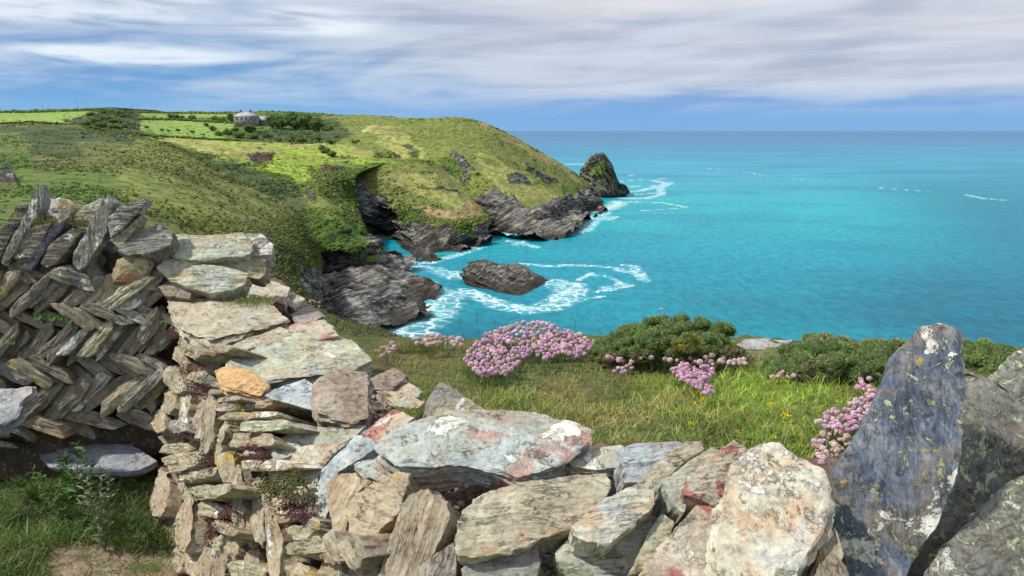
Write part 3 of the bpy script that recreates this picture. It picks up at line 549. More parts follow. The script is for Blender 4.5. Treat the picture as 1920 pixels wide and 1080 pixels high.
# ================================================================ stone
def stone_mat(name, c1, c2, c3, stain=(.42, .2, .09), stain_amt=.0, white=.0, green=.0, yellow=.0, red=None, red_amt=0, grain=1.35, strata='z', bump=.95, streak=.38, blue=0.0, wlo=.56, fleck=0.0):
    m, t, bs = new_mat(name); co = t.coord('Object')
    oi = t.n.new('ShaderNodeObjectInfo'); rnd = oi.outputs['Random']
    off = t.comb(t.math('MULTIPLY', rnd, 31.0), t.math('MULTIPLY', rnd, 57.0), t.math('MULTIPLY', rnd, 83.0))
    p = t.vmath('ADD', co, off)
    s = {'z': (1, 1, 7), 'y': (.9, 3.0, 1), 'x': (2.6, .9, 1)}[strata]
    sv = t.scale3(p, s)
    n1 = t.noise(p, 7.0, 7, .62, .8); n2 = t.noise(sv, 8.0, 9, .70, .35); n3 = t.noise(p, 55.0, 6, .75); n4 = t.noise(p, 16.0, 6, .62, .6)
    sk = {'z': (1.3, 3.2, 1), 'y': (1.0, 3.8, 1), 'x': (3.2, 1.1, 1)}[strata]
    n5 = t.noise(t.scale3(p, sk), 9.0, 7, .68, .5)
    c = t.ramp(t.math('ADD', t.math('MULTIPLY', n1, .62), t.math('MULTIPLY', n2, .38)), [(.33, c1), (.50, c2), (.66, c3)])
    c = t.mix(t.math('MULTIPLY', t.step(n5, .46, .66), streak * .6), c, t.mix(1.0, c, (.52, .50, .47), 'MULTIPLY'))
    c = t.mix(t.math('MULTIPLY', t.step(n5, .5, .34), streak * .4), c, t.mix(1.0, c, (1.28, 1.26, 1.2), 'MULTIPLY'))
    if blue: c = t.mix(t.math('MULTIPLY', t.step(t.noise(p, 5.0, 5, .6, 1.0), .50, .62), blue), c, (.21, .26, .32))
    if stain_amt: c = t.mix(t.math('MULTIPLY', t.step(t.noise(t.vmath('ADD', p, (3, 9, 1)), 5.2, 8, .66, 1.2), .50, .62), stain_amt), c, stain)
    if red_amt: c = t.mix(t.math('MULTIPLY', t.step(t.noise(t.vmath('ADD', p, (13, 2, 7)), 4.4, 9, .68, 1.4), .60 - .11 * red_amt, .66 - .11 * red_amt), red_amt if red_amt < 1 else 1.0), c, red or (.36, .13, .09))
    # fine speckle and dark hairline partings
    c = t.mix(t.math('MULTIPLY', t.step(n3, .42, .68), .55 * grain), c, t.mix(1.0, c, (1.32, 1.32, 1.3), 'MULTIPLY'))
    c = t.mix(t.math('MULTIPLY', t.step(n3, .52, .30), .6 * grain), c, t.mix(1.0, c, (.5, .47, .45), 'MULTIPLY'))
    hair = t.math('SUBTRACT', 1.0, t.step(t.math('ABSOLUTE', t.math('SUBTRACT', n2, .5)), .0, .022))
    hm = t.math('MULTIPLY', hair, t.step(n4, .46, .6))
    c = t.mix(t.math('MULTIPLY', hm, .62), c, (.055, .045, .036))
    h = t.math('ADD', t.math('ADD', t.math('MULTIPLY', n2, .9), t.math('MULTIPLY', n3, .16)), t.math('ADD', t.math('MULTIPLY', n4, .35), t.math('MULTIPLY', hm, -.12)))
    h = t.math('ADD', h, t.math('MULTIPLY', n5, .35 * streak))
    if fleck:   # short pale flakes lying along the cleavage
        mp = t.n.new('ShaderNodeMapping'); t.put(mp.inputs['Vector'], p); mp.inputs['Rotation'].default_value = (0, 0, -.45)
        fv = t.noise(t.scale3(mp.outputs[0], (2.6, .8, 1)), 26.0, 7, .7, .3); fb = t.noise(p, 6.0, 4, .6)
        c = t.mix(t.math('MULTIPLY', t.step(t.math('ADD', fv, t.math('MULTIPLY', t.math('SUBTRACT', fb, .5), .5)), .54, .62), fleck), c, (.33, .35, .36))
        c = t.mix(t.math('MULTIPLY', t.step(fv, .46, .36), fleck * .8), c, t.mix(1.0, c, (.45, .46, .5), 'MULTIPLY'))
    if white:   # crusts of pale lichen with broken edges
        v = t.noise(t.vmath('ADD', p, (5, 5, 5)), 10.0, 10, .72, .6)
        v2 = t.noise(t.vmath('ADD', p, (1, 8, 2)), 3.4, 3, .5)
        wt_ = wlo + .05 - .075 * white + .045
        lw = t.step(t.math('ADD', v, t.math('MULTIPLY', t.math('SUBTRACT', v2, .5), .55)), wt_, wt_ + .022)
        c = t.mix(t.math('MULTIPLY', lw, .92), c, t.mix(t.step(n3, .35, .65), (.50, .49, .42), (.74, .73, .66)))
        h = t.math('ADD', h, t.math('MULTIPLY', lw, .22))
    if yellow:
        v = t.noise(t.vmath('ADD', p, (25, 15, 5)), 12.0, 8, .7, .8)
        c = t.mix(t.math('MULTIPLY', t.step(v, .62 - .06 * yellow, .66 - .06 * yellow), .8), c, (.40, .29, .045))
    if green:   # pale green bushy lichen
        v = t.noise(t.vmath('ADD', p, (2, 15, 35)), 17.0, 10, .8, 1.2)
        lg = t.step(v, .63 - .06 * green, .66 - .06 * green)
        c = t.mix(t.math('MULTIPLY', lg, .9), c, t.mix(t.step(n3, .4, .6), (.26, .29, .16), (.52, .55, .36)))
        h = t.math('ADD', h, t.math('MULTIPLY', lg, .4))
    t.put(bs.inputs['Base Color'], c); bs.inputs['Roughness'].default_value = .82
    t.put(bs.inputs['Normal'], t.bump(h, bump, .018))
    return m
G = {}
def gm(key):
    if key in G: return G[key]
    k, st = key[:-2], key[-1]
    D = {
     'pale': dict(c1=(.24, .225, .15), c2=(.39, .395, .29), c3=(.49, .51, .42), stain=(.43, .31, .16), stain_amt=.4, blue=.3, white=.15),
     'palered': dict(c1=(.28, .24, .17), c2=(.40, .37, .29), c3=(.48, .47, .40), stain=(.46, .28, .16), stain_amt=.45, red=(.38, .16, .11), red_amt=.8),
     'hero': dict(c1=(.27, .28, .22), c2=(.37, .41, .38), c3=(.46, .51, .48), red=(.34, .17, .13), red_amt=.65, white=.75, wlo=.57, stain=(.3, .24, .15), stain_amt=.5, blue=.4),
     'cream': dict(c1=(.38, .31, .22), c2=(.50, .47, .37), c3=(.56, .58, .52), stain=(.50, .31, .17), stain_amt=.6, white=.2, blue=.4, streak=.2),
     'sand': dict(c1=(.25, .205, .14), c2=(.395, .355, .26), c3=(.51, .505, .41), stain=(.42, .27, .13), stain_amt=.45, blue=.25, white=.1),
     'brown': dict(c1=(.14, .11, .085), c2=(.27, .225, .175), c3=(.40, .36, .30), stain=(.32, .21, .15), stain_amt=.4),
     'grey':  dict(c1=(.13, .125, .115), c2=(.24, .235, .21), c3=(.37, .365, .33), white=.6, stain_amt=.2),
     'stepd': dict(c1=(.15, .165, .20), c2=(.24, .26, .295), c3=(.37, .38, .39), stain=(.34, .27, .19), stain_amt=.5, streak=.3),
     'greygreen': dict(c1=(.19, .165, .11), c2=(.33, .31, .215), c3=(.46, .44, .34), white=.2, yellow=.7, stain=(.4, .28, .14), stain_amt=.3),
     'blue':  dict(c1=(.20, .22, .23), c2=(.34, .38, .40), c3=(.46, .51, .52), stain=(.4, .32, .22), stain_amt=.35),
     'slate': dict(c1=(.05, .068, .105), c2=(.095, .122, .172), c3=(.22, .235, .25), stain=(.20, .165, .13), stain_amt=.7, white=1.0, green=1.3, yellow=.3, streak=.25, wlo=.575, fleck=.38),
     'darkslate': dict(c1=(.05, .052, .060), c2=(.10, .105, .12), c3=(.18, .18, .19), white=.2, streak=.4),
     'step': dict(c1=(.20, .21, .23), c2=(.30, .315, .33), c3=(.42, .42, .41), stain=(.40, .30, .20), stain_amt=.5, streak=.3),
     'olive': dict(c1=(.10, .093, .073), c2=(.205, .19, .15), c3=(.36, .34, .27), stain=(.28, .18, .10), stain_amt=.4, white=.0),
     'oliveb': dict(c1=(.09, .083, .068), c2=(.185, .172, .14), c3=(.33, .31, .26), stain=(.22, .16, .11), stain_amt=.4, white=.25, yellow=.3),
     'face': dict(c1=(.15, .125, .09), c2=(.31, .27, .20), c3=(.46, .42, .33), stain=(.38, .24, .12), stain_amt=.5, white=.15, yellow=.1),
     'facew': dict(c1=(.22, .17, .11), c2=(.37, .31, .21), c3=(.48, .43, .32), stain=(.34, .22, .12), stain_amt=.5, white=1.0, yellow=.35),
     'lichen': dict(c1=(.13, .125, .11), c2=(.26, .25, .22), c3=(.42, .41, .37), white=1.7, yellow=.6, streak=.6),
     'moss': dict(c1=(.12, .12, .105), c2=(.20, .20, .175), c3=(.31, .31, .27), white=.7, green=1.8, stain=(.19, .12, .09), stain_amt=.4, streak=.3),
     'orange': dict(c1=(.34, .22, .11), c2=(.48, .31, .15), c3=(.55, .43, .27), stain=(.50, .30, .12), stain_amt=.5),
     'rust':  dict(c1=(.16, .14, .09), c2=(.27, .24, .15), c3=(.38, .34, .22), red=(.42, .18, .07), red_amt=.8, yellow=.6),
     'red':   dict(c1=(.30, .25, .19), c2=(.42, .37, .29), c3=(.52, .48, .40), red=(.33, .13, .11), red_amt=1.15, stain=(.40, .24, .15), stain_amt=.5, white=.3),
    }[k]
    G[key] = stone_mat('stone_' + k + '_' + st, strata=st, **D); return G[key]
for _k, _s in (('a', 1),): pass

def nrm(v): v = np.asarray(v, float); return v / np.linalg.norm(v)
def rock_mesh(P2, thick, K, rg, seed, sax, rough, bev, dome=0.0, flake=.0, taper=.04, wav=.02):
    """P2: outline in the stone's own plane; front face at z=0, back at z=-thick; sax = axis across the cleavage"""
    n = len(P2); Q = np.vstack([P2, P2[:1]]); L = np.linalg.norm(np.diff(Q, axis=0), axis=1); cum = np.r_[0, np.cumsum(L)]
    s = np.linspace(0, cum[-1], K, endpoint=False); O = np.stack([np.interp(s, cum, Q[:, 0]), np.interp(s, cum, Q[:, 1])], 1)
    O = (np.roll(O, 1, 0) + 2 * O + np.roll(O, -1, 0)) / 4
    size = math.sqrt(max(1e-6, abs(np.sum(P2[:, 0] * np.roll(P2[:, 1], -1) - P2[:, 1] * np.roll(P2[:, 0], -1)) / 2)))
    c0 = O.mean(0)
    e = O - c0; el = np.linalg.norm(e, axis=1)[:, None] + 1e-9; dirn = e / el
    wv = fbm(np.c_[O * (3.2 / size), np.full(K, seed * .37)], 5, seed, .62)
    O = O + dirn * (wv * size * wav)[:, None]; e = O - c0; el = np.linalg.norm(e, axis=1)[:, None]
    bev = min(bev, thick * .35, size * .12)
    prof = [(s_, 0.0, 0) for s_ in np.linspace(.02, 1, rg)[:-1] ** .8]
    rings = []
    for s_, z_, b_ in prof: rings.append((s_, 0.0, bev * 1.2))
    rings.append((1, 0, bev * .5)); rings.append((1, -bev * .35, bev * .12)); rings.append((1, -bev, 0.0))
    ns = max(6, int(rg * .8))
    for k in range(1, ns + 1): rings.append((1, -bev - (thick - 1.6 * bev) * k / ns, -0.0))
    rings.append((1, -thick, bev * .8)); rings.append((.6, -thick, bev)); rings.append((.05, -thick, bev))
    V = []
    for s_, z_, ins in rings:
        r = np.clip(el - ins, el * .5, None) * s_
        V.append(np.c_[c0 + dirn * r, np.full(K, z_)])
    V = np.vstack(V); nrg = len(rings)
    T = np.repeat([r[0] if r[1] == 0 else 1.0 for r in rings], K); zz = V[:, 2].copy()
    # ledges of the cleavage: noise squeezed across the beds
    sc = {'z': (1, 1, 9), 'y': (1, 7, 1), 'x': (7, 1, 1)}[sax]
    q = V * np.array(sc) * (2.4 / max(size, .05)); q = q + seed * 1.93
    led = fbm(q, 4, seed + 3, .55)
    # step-like: flattened noise
    stepv = np.round(led * 3.2) / 3.2 * .6 + led * .4
    side = np.clip((-zz) / (bev + 1e-6), 0, 1)
    dxy = np.r_['1', np.tile(dirn, (nrg, 1))]
    amp = rough * min(size, thick * 2.4 + .03) * (1.0 if sax == 'z' else .55)
    V[:, :2] += dxy * (stepv * amp * side)[:, None] - dxy * (np.clip(-zz / thick, 0, 1) * taper * size)[:, None]
    # face relief: broad swell + flakes lifted off in thin steps + grit
    f2 = V * np.array([1, 1, .4]) * (1.7 / size) + seed * 2.7
    sw = fbm(f2, 3, seed + 8) * .030 * size * (rough * 6 + .4)
    fl = fbm(V * np.array(sc if sax != 'z' else (1, 2.2, 1)) * (1.5 / size) + seed * .77, 4, seed + 21, .6)
    ql = fl * 3.2; fl = ((np.floor(ql) + sstep(ql - np.floor(ql), .38, .62)) / 3.2 * .85 + fl * .15) * flake * size
    grit = fbm(V * (16 / size), 2, seed + 33) * .004 * size
    zadd = (sw + fl + grit + dome * size * (1 - T ** 2)) * np.where(side > .99, .5, 1.0)
    V[:, 2] += zadd
    F = grid_faces(nrg, K, True)
    cap0 = len(V); V = np.vstack([V, V[:K].mean(0), V[-K:].mean(0)])
    i = np.arange(K); j = (i + 1) % K
    T0 = np.stack([np.full(K, cap0), j, i], 1); b0 = (nrg - 1) * K; T1 = np.stack([np.full(K, cap0 + 1), b0 + i, b0 + j], 1)
    return V, [F[:, ::-1], T0[:, ::-1], T1[:, ::-1]], c0
def frame(n):
    n = nrm(n); u = np.cross(n, [0, 0, 1]) if abs(n[2]) < .9 else np.cross([0, 1, 0], n)
    u = nrm(u); v = np.cross(n, u)
    if abs(n[2]) >= .9 and u[0] < 0: u, v = -u, -v
    return u, v, n
SEED = [100]
def slab(name, poly, anchor, n, thick, mat, K=120, rg=26, rough=.08, bev=.004, dome=.015, flake=.028, lift=0.0, parent=None, axis2d=None, sharp=38, wav=.022, taper=.03):
    """a stone from the outline of its exposed face; anchor = world point in that face's plane, n = way it faces"""
    SEED[0] += 7; seed = SEED[0]
    n = nrm(n); P = on_plane(np.array(poly, float), np.asarray(anchor, float), n)
    u, v, n = frame(n)
    if axis2d is not None:                            # long axis of an edge-on stone becomes local x
        a = on_plane(np.array(axis2d, float), np.asarray(anchor, float), n); u = nrm(a[1] - a[0]); v = np.cross(n, u)
    c = P.mean(0); P2 = np.stack([(P - c) @ u, (P - c) @ v], 1)
    ar = np.sum(P2[:, 0] * np.roll(P2[:, 1], -1) - P2[:, 1] * np.roll(P2[:, 0], -1))
    if ar < 0: P2 = P2[::-1]
    sax = mat[-1]
    V, F, c0 = rock_mesh(P2, thick, K, rg, seed, sax, rough, bev, dome, flake, taper, wav)
    o = mk(name, V, F, gm(mat), parent=parent, sharp=sharp)
    M = Matrix([[u[0], v[0], n[0], c[0] + n[0] * lift], [u[1], v[1], n[1], c[1] + n[1] * lift], [u[2], v[2], n[2], c[2] + n[2] * lift], [0, 0, 0, 1]])
    if parent is not None: M = parent.matrix_world_static.inverted() @ M if hasattr(parent, 'matrix_world_static') else Matrix.Translation(-Vector(parent.location)) @ M
    o.matrix_local = M if parent is not None else M
    if parent is None: o.matrix_world = M
    return o
def bar_poly(x0, y0, x1, y1, w, rng, pt=.25):
    """lozenge-like outline of a stone seen edge on"""
    d = np.array([x1 - x0, y1 - y0], float); L = np.linalg.norm(d); d /= L; m = np.array([-d[1], d[0]]); a = np.array([x0, y0], float)
    pts = []
    k0, k1 = rng.uniform(-.12, .12), rng.uniform(-.12, .12); e0, e1 = rng.uniform(.25, .5), rng.uniform(.2, .5)
    for s_, h in ((0 + k0, -.42 * e0 * 2), (.08 + k0 * .5, -.5), (.38, -.5 - .06 * rng.random()), (.72, -.46), (.93 + k1 * .5, -.42), (1.0 + k1, -.36 * e1 * 2),
                  (1.0 - k1, .30), (.9 - k1 * .5, .44), (.6, .5), (.3, .48 + .08 * rng.random()), (.06 - k0 * .5, .44), (0 - k0, .30)):
        pts.append(a + d * L * s_ + m * w * (h + rng.uniform(-.07, .07)))
    return pts
def merge(objs, name, parent):
    Vs, Fq, Ft, mi_q, mi_t, mats, o = [], [], [], [], [], [], 0
    for ob in objs:
        me = ob.data; co = np.zeros(len(me.vertices) * 3, np.float32); me.vertices.foreach_get('co', co); M = np.array(ob.matrix_basis); V = co.reshape(-1, 3) @ M[:3, :3].T + M[:3, 3]
        mt = me.materials[0]
        if mt not in mats: mats.append(mt)
        tot = np.zeros(len(me.polygons), np.int32); me.polygons.foreach_get('loop_total', tot); li = np.zeros(len(me.loops), np.int32); me.loops.foreach_get('vertex_index', li); st = np.r_[0, np.cumsum(tot)[:-1]]
        q = st[tot == 4]; tr = st[tot == 3]
        Fq.append(li[q[:, None] + np.arange(4)] + o); Ft.append(li[tr[:, None] + np.arange(3)] + o); mi_q.append(np.full(len(q), mats.index(mt))); mi_t.append(np.full(len(tr), mats.index(mt))); Vs.append(V); o += len(V)
        bpy.data.objects.remove(ob)
    return mk(name, np.vstack(Vs), [np.vstack(Fq), np.vstack(Ft)], mats, parent=parent, midx=np.r_[np.concatenate(mi_q), np.concatenate(mi_t)], sharp=38)
ZT = EYE[2]
def zp(px, py, z): return on_z(px, py, ZT + z)
UP = (0, 0, 1)
FACE_A, FACE_N = at(150, 700, 3.02), nrm((.13, -1.0, .16))                  # herringbone face
def fp(px, py, off=0.0): return on_plane([(px, py)], FACE_A - FACE_N * off, FACE_N)[0]
# ---- coping and wall-top slabs: name, label, outline(px), height below eye at its middle, normal, thickness, material, extras
TOP = [
 ('flat_slab', 'thick rectangular buff slab lying across the wall top at the corner of the two walls', [(316, 563), (372, 558), (440, 562), (502, 572), (544, 598), (470, 612), (391, 637), (340, 604)], -.78, (.02, -.12, 1), .15, 'sand_z', {}),
 ('coping_stone', 'long narrow buff stone between the thick buff slab and the big pale slab', [(427, 652), (470, 632), (524, 613), (543, 619), (546, 635), (480, 650), (445, 664)], -.82, (.05, -.1, 1), .09, 'sand_z', {}),
 ('flat_slab', 'big pale green slab with a layered front edge in the middle of the wall top', [(433, 675), (470, 656), (541, 636), (568, 622), (612, 606), (640, 628), (702, 672), (665, 690), (610, 700), (558, 706), (491, 712), (450, 694)], -.83, (.04, -.1, 1), .085, 'pale_z', dict(flake=.028)),
 ('flat_slab', 'red stained thin slab lying on the back edge of the big pale green slab', [(541, 613), (560, 605), (608, 599), (622, 612), (637, 628), (598, 636), (546, 634)], -.80, (.0, -.05, 1), .02, 'palered_z', {}),
 ('flat_slab', 'orange stained slab wedged under the front of the big pale green slab', [(402, 694), (430, 685), (470, 694), (508, 722), (486, 738), (440, 730), (412, 720)], -.845, (-.1, -.25, 1), .04, 'orange_z', {}),
 ('flat_slab', 'smooth pale blue pointed slab beside the orange stained slab', [(488, 738), (530, 724), (572, 710), (587, 722), (587, 768), (556, 771), (520, 752)], -.87, (0, -.2, 1), .03, 'blue_z', dict(flake=.006)),
 ('block_stone', 'squarish brown block with a ridged top standing right of the pale blue pointed slab', [(588, 742), (598, 706), (625, 692), (685, 697), (692, 712), (690, 778), (662, 788), (588, 778)], -.80, (0, -.22, 1), .085, 'brown_z', dict(flake=.035, rough=.1)),
 ('flat_slab', 'pale pinkish slab at the far back edge of the wall beside the grass tuft', [(460, 530), (480, 526), (512, 527), (545, 541), (535, 570), (498, 558), (465, 550)], -.80, (0, -.1, 1), .05, 'palered_z', {}),
 ('flat_slab', 'small brown wedge stone behind the right end of the thick buff slab', [(534, 552), (548, 548), (573, 560), (553, 578), (537, 568)], -.84, (0, -.1, 1), .05, 'sand_z', {}),
 ('flat_slab', 'small grey buff diamond slab on the outer edge behind the red stained thin slab', [(547, 589), (580, 570), (607, 590), (590, 600), (562, 607)], -.86, (0, -.1, 1), .045, 'grey_z', {}),
 ('flat_slab', 'brown slab right of the ridged brown block beside the turf', [(692, 712), (738, 687), (763, 705), (735, 732), (697, 730)], -.90, (.1, -.2, 1), .05, 'brown_z', {}),
 ('flat_slab', 'thin buff slab on the outer edge just behind the green grass tuft', [(704, 733), (750, 735), (798, 752), (785, 766), (745, 763)], -.90, (.1, -.3, 1), .04, 'sand_z', {}),
 ('flat_slab', 'small buff wedge behind the thin buff slab at the turf edge', [(735, 732), (764, 714), (792, 731), (782, 746), (755, 740)], -.93, (.1, -.2, 1), .05, 'sand_z', {}),
 ('flat_slab', 'rust red and orange triangular slab left of the big white crusted slab', [(679, 812), (738, 765), (777, 783), (742, 812), (715, 838), (692, 828)], -.86, (-.1, -.4, 1), .04, 'red_z', dict(flake=.01)),
 ('flat_slab', 'long smooth cream slab at the wall edge below the ridged brown block', [(511, 824), (545, 812), (585, 802), (640, 797), (686, 797), (668, 818), (640, 833), (580, 840), (535, 859), (515, 862)], -.88, (-.1, -.35, 1), .05, 'pale_z', dict(flake=.008)),
 ('flat_slab', 'largest slab of the wall top pale blue green with white lichen crusts and red stains', [(707, 832), (735, 806), (793, 784), (844, 771), (941, 767), (1010, 775), (1080, 789), (1112, 806), (1106, 832), (1068, 852), (1045, 874), (970, 896), (925, 880), (880, 866), (815, 876), (755, 874), (722, 852)], -.76, (.02, -.34, 1), .085, 'hero_z', dict(K=200, rg=34, flake=.016)),
 ('peaked_stone', 'grey white peaked stone standing behind the largest slab', [(793, 784), (801, 752), (818, 722), (829, 717), (848, 728), (870, 748), (868, 790), (830, 800)], -.80, (-.2, -.8, .55), .07, 'grey_z', {}),
 ('low_stone', 'rounded grey green stone in front of the grey white peaked stone', [(797, 790), (812, 764), (838, 748), (872, 746), (898, 762), (908, 772), (880, 795), (830, 800)], -.79, (0, -.75, .65), .06, 'greygreen_z', {}),
 ('flat_slab', 'thin pale yellow wedge slab right of the largest slab', [(1052, 860), (1095, 842), (1165, 833), (1177, 846), (1166, 876), (1120, 884), (1075, 878)], -.80, (.05, -.35, 1), .05, 'pale_z', {}),
 ('flat_slab', 'small thin grey slab tucked under the right end of the largest slab', [(960, 909), (1000, 884), (1042, 871), (1088, 893), (1050, 906)], -.84, (0, -.4, 1), .03, 'greygreen_z', {}),
 ('coping_stone', 'long oblong sandy stone with brown bands leaning in the middle of the near wall', [(853, 1003), (869, 957), (900, 926), (982, 904), (1060, 893), (1138, 886), (1147, 898), (1140, 928), (1105, 965), (1077, 990), (1020, 1012), (963, 1034), (915, 1040), (881, 1045), (856, 1034)], -.80, (.05, -.62, .85), .09, 'sand_y', dict(K=170, rg=28, flake=.018)),
 ('coping_stone', 'white and tan speckled block lying right of the banded sandy stone', [(1074, 984), (1110, 950), (1171, 916), (1222, 896), (1230, 918), (1230, 943), (1190, 985), (1143, 1021), (1099, 1018), (1078, 1000)], -.77, (.1, -.55, .85), .08, 'cream_y', dict(K=140, rg=24)),
 ('coping_stone', 'pale crusted stone under the white and tan speckled block', [(1036, 1037), (1077, 1002), (1150, 1012), (1215, 962), (1228, 1000), (1200, 1048), (1178, 1080), (1100, 1100), (1060, 1076)], -.86, (0, -.6, .8), .09, 'pale_y', {}),
 ('coping_stone', 'dark grey brown stone behind the white and tan speckled block', [(1150, 1005), (1195, 950), (1230, 925), (1272, 958), (1245, 975), (1222, 1015), (1190, 1030)], -.84, (.2, -.5, .85), .06, 'brown_y', {}),
 ('coping_stone', 'grey stone with white crust at the bottom edge below the banded sandy stone', [(860, 1100), (868, 1062), (900, 1044), (955, 1036), (1008, 1021), (1014, 1058), (1002, 1100)], -.88, (0, -.6, .8), .09, 'grey_y', {}),
 ('coping_stone', 'tall brown lichen spotted stone standing left of the patch of red earth', [(700, 1100), (728, 1030), (750, 955), (768, 926), (800, 914), (832, 935), (846, 962), (830, 1002), (806, 1050), (785, 1100)], -.86, (-.25, -.7, .7), .12, 'face_x', dict(K=150, rg=24)),
 ('coping_stone', 'small grey brown wedge at the bottom edge right of the tall brown stone', [(783, 1062), (850, 1016), (858, 1040), (852, 1100), (786, 1100)], -.90, (-.1, -.7, .7), .06, 'grey_x', {}),
 ('coping_stone', 'rounded pinkish stone blotched with white lichen left of the tall brown stone', [(647, 965), (668, 925), (713, 897), (745, 886), (771, 884), (760, 920), (747, 963), (715, 992), (690, 1012), (672, 1032), (658, 1003)], -.87, (-.35, -.6, .75), .10, 'facew_y', dict(K=140, rg=24)),
 ('flat_slab', 'brown slab edged with white lichen beneath the left tip of the largest slab', [(662, 868), (695, 852), (722, 849), (766, 877), (740, 886), (708, 901), (685, 888)], -.85, (-.1, -.35, 1), .05, 'hero_z', {}),
 ('leaning_slab', 'red and grey leaning slab pointing down beside the smooth cream slab', [(536, 853), (558, 837), (600, 834), (652, 832), (618, 860), (598, 880), (594, 912), (600, 946), (572, 908)], -.90, (-.45, -.5, .8), .06, 'palered_y', {}),
 ('leaning_slab', 'curved blue grey slab next to the red and grey leaning slab', [(592, 915), (604, 880), (640, 845), (664, 815), (700, 822), (708, 838), (664, 866), (622, 892), (612, 930), (606, 990), (592, 952)], -.88, (-.5, -.5, .75), .06, 'blue_y', {}),
 ('leaning_slab', 'orange brown stone with a white lichen patch right of the curved blue grey slab', [(611, 908), (630, 888), (662, 888), (699, 902), (670, 924), (655, 950), (648, 990), (634, 1028), (620, 992)], -.89, (-.5, -.55, .7), .08, 'facew_x', {}),
 ('coping_stone', 'blue grey and brown two toned stone at the outer edge of the wall', [(1164, 840), (1187, 831), (1272, 826), (1288, 833), (1242, 862), (1208, 905), (1170, 909)], -.76, (.1, -.5, .85), .10, 'blue_y', {}),
 ('coping_stone', 'brown and cream streaked stone between the two toned stone and the pale green stone', [(1203, 893), (1240, 860), (1285, 828), (1313, 827), (1322, 842), (1280, 868), (1244, 904), (1246, 928), (1225, 920)], -.75, (.15, -.5, .85), .10, 'sand_y', {}),
 ('coping_stone', 'pale green leaning stone in the middle of the row of coping stones', [(1240, 905), (1290, 866), (1335, 837), (1358, 848), (1320, 880), (1292, 905), (1284, 962), (1256, 942)], -.74, (.15, -.5, .85), .09, 'pale_y', {}),
 ('coping_stone', 'grey and red brown leaning stone against the big upright pale slab', [(1281, 930), (1291, 893), (1330, 860), (1376, 824), (1402, 841), (1370, 880), (1360, 930), (1341, 950), (1312, 938)], -.72, (.1, -.55, .8), .08, 'red_y', {}),
 ('upright_slab', 'cream upright stone with a big dark red patch left of the big upright pale slab', [(1187, 1100), (1236, 1030), (1291, 960), (1316, 936), (1336, 942), (1345, 980), (1342, 1100)], -.80, (0, -.6, .8), .08, 'red_z', dict(K=150, rg=24)),
 ('coping_stone', 'pale yellow narrow stone leaning behind the red patched upright stone', [(1178, 1080), (1216, 995), (1241, 962), (1267, 979), (1246, 1023), (1210, 1070)], -.83, (.1, -.6, .8), .06, 'pale_y', {}),
 ('upright_slab', 'big upright pale cream slab with orange and blue tints right of centre', [(1340, 1100), (1346, 1020), (1357, 929), (1367, 880), (1404, 844), (1442, 823), (1466, 828), (1502, 856), (1547, 876), (1560, 904), (1558, 960), (1534, 1014), (1502, 1074), (1485, 1110)], -.72, (.0, -.52, .85), .10, 'cream_z', dict(K=200, rg=36, flake=.006, bev=.012)),
 ('coping_stone', 'thin pale yellow green stone in the gap left of the tall blue slate', [(1512, 1100), (1542, 1012), (1566, 985), (1584, 1040), (1565, 1100)], -.80, (0, -.6, .8), .05, 'greygreen_x', {}),
 ('coping_stone', 'pinkish brown stone at the bottom edge in front of the tall blue slate', [(1518, 1110), (1535, 1060), (1560, 1034), (1588, 1062), (1596, 1110)], -.80, (0, -.6, .8), .06, 'brown_x', {}),
 ('upright_slab', 'tall upright blue slate slab with white and green lichen', [(1563, 885), (1586, 844), (1650, 726), (1681, 655), (1702, 636), (1728, 608), (1758, 600), (1786, 608), (1808, 617), (1811, 676), (1815, 728), (1808, 808), (1790, 908), (1756, 989), (1700, 1076), (1680, 1120), (1600, 1120), (1582, 1044), (1561, 967)], -.66, (-.22, -.82, .5), .07, 'slate_x', dict(K=260, rg=50, flake=.012, bev=.008, rough=.05)),
 ('upright_slab', 'grey green mottled slab standing just behind the tall blue slate', [(1795, 700), (1817, 686), (1854, 708), (1895, 744), (1960, 790), (2060, 850), (2060, 1120), (1690, 1120), (1740, 980)], -.72, (.1, -.75, .62), .09, 'moss_z', dict(K=160, rg=28)),
 ('leaning_slab', 'dark brown leaning slab bearded with pale lichen in the bottom right corner', [(1735, 1120), (1772, 1022), (1840, 955), (1925, 893), (2040, 850), (2080, 1120)], -.74, (.1, -.55, .85), .07, 'moss_z', dict(K=160, rg=26)),
 ('upright_slab', 'grey lichen furred stone with a dark red side at the far right edge', [(1862, 712), (1885, 684), (1910, 661), (1980, 620), (2060, 640), (2060, 830), (1960, 800), (1895, 748)], -.58, (-.1, -.75, .62), .10, 'moss_z', {}),
 # ---- left wall, row of upright and fallen coping stones
 ('coping_stone', 'dark lichened upright stone at the left picture edge', [(-25, 520), (-20, 455), (0, 432), (33, 384), (54, 381), (48, 402), (22, 440), (2, 480)], -.68, (.1, -.95, .2), .2, 'oliveb_y', {}),
 ('coping_stone', 'tallest pointed stone a leaning grey spike on the left wall', [(0, 494), (24, 440), (50, 396), (67, 354), (79, 342), (84, 362), (78, 392), (54, 424), (26, 476), (8, 498)], -.60, (.15, -.95, .2), .07, 'lichen_x', {}),
 ('coping_stone', 'squat rough olive stone leaning right of the grey spike', [(25, 478), (42, 436), (60, 424), (96, 418), (80, 450), (58, 488), (36, 494)], -.68, (.1, -.95, .2), .16, 'oliveb_y', {}),
 ('coping_stone', 'smooth dark blue slate bar leaning between two rough olive stones', [(38, 503), (72, 458), (98, 424), (122, 412), (116, 428), (92, 460), (58, 508)], -.68, (.12, -.95, .2), .07, 'darkslate_y', dict(flake=.004)),
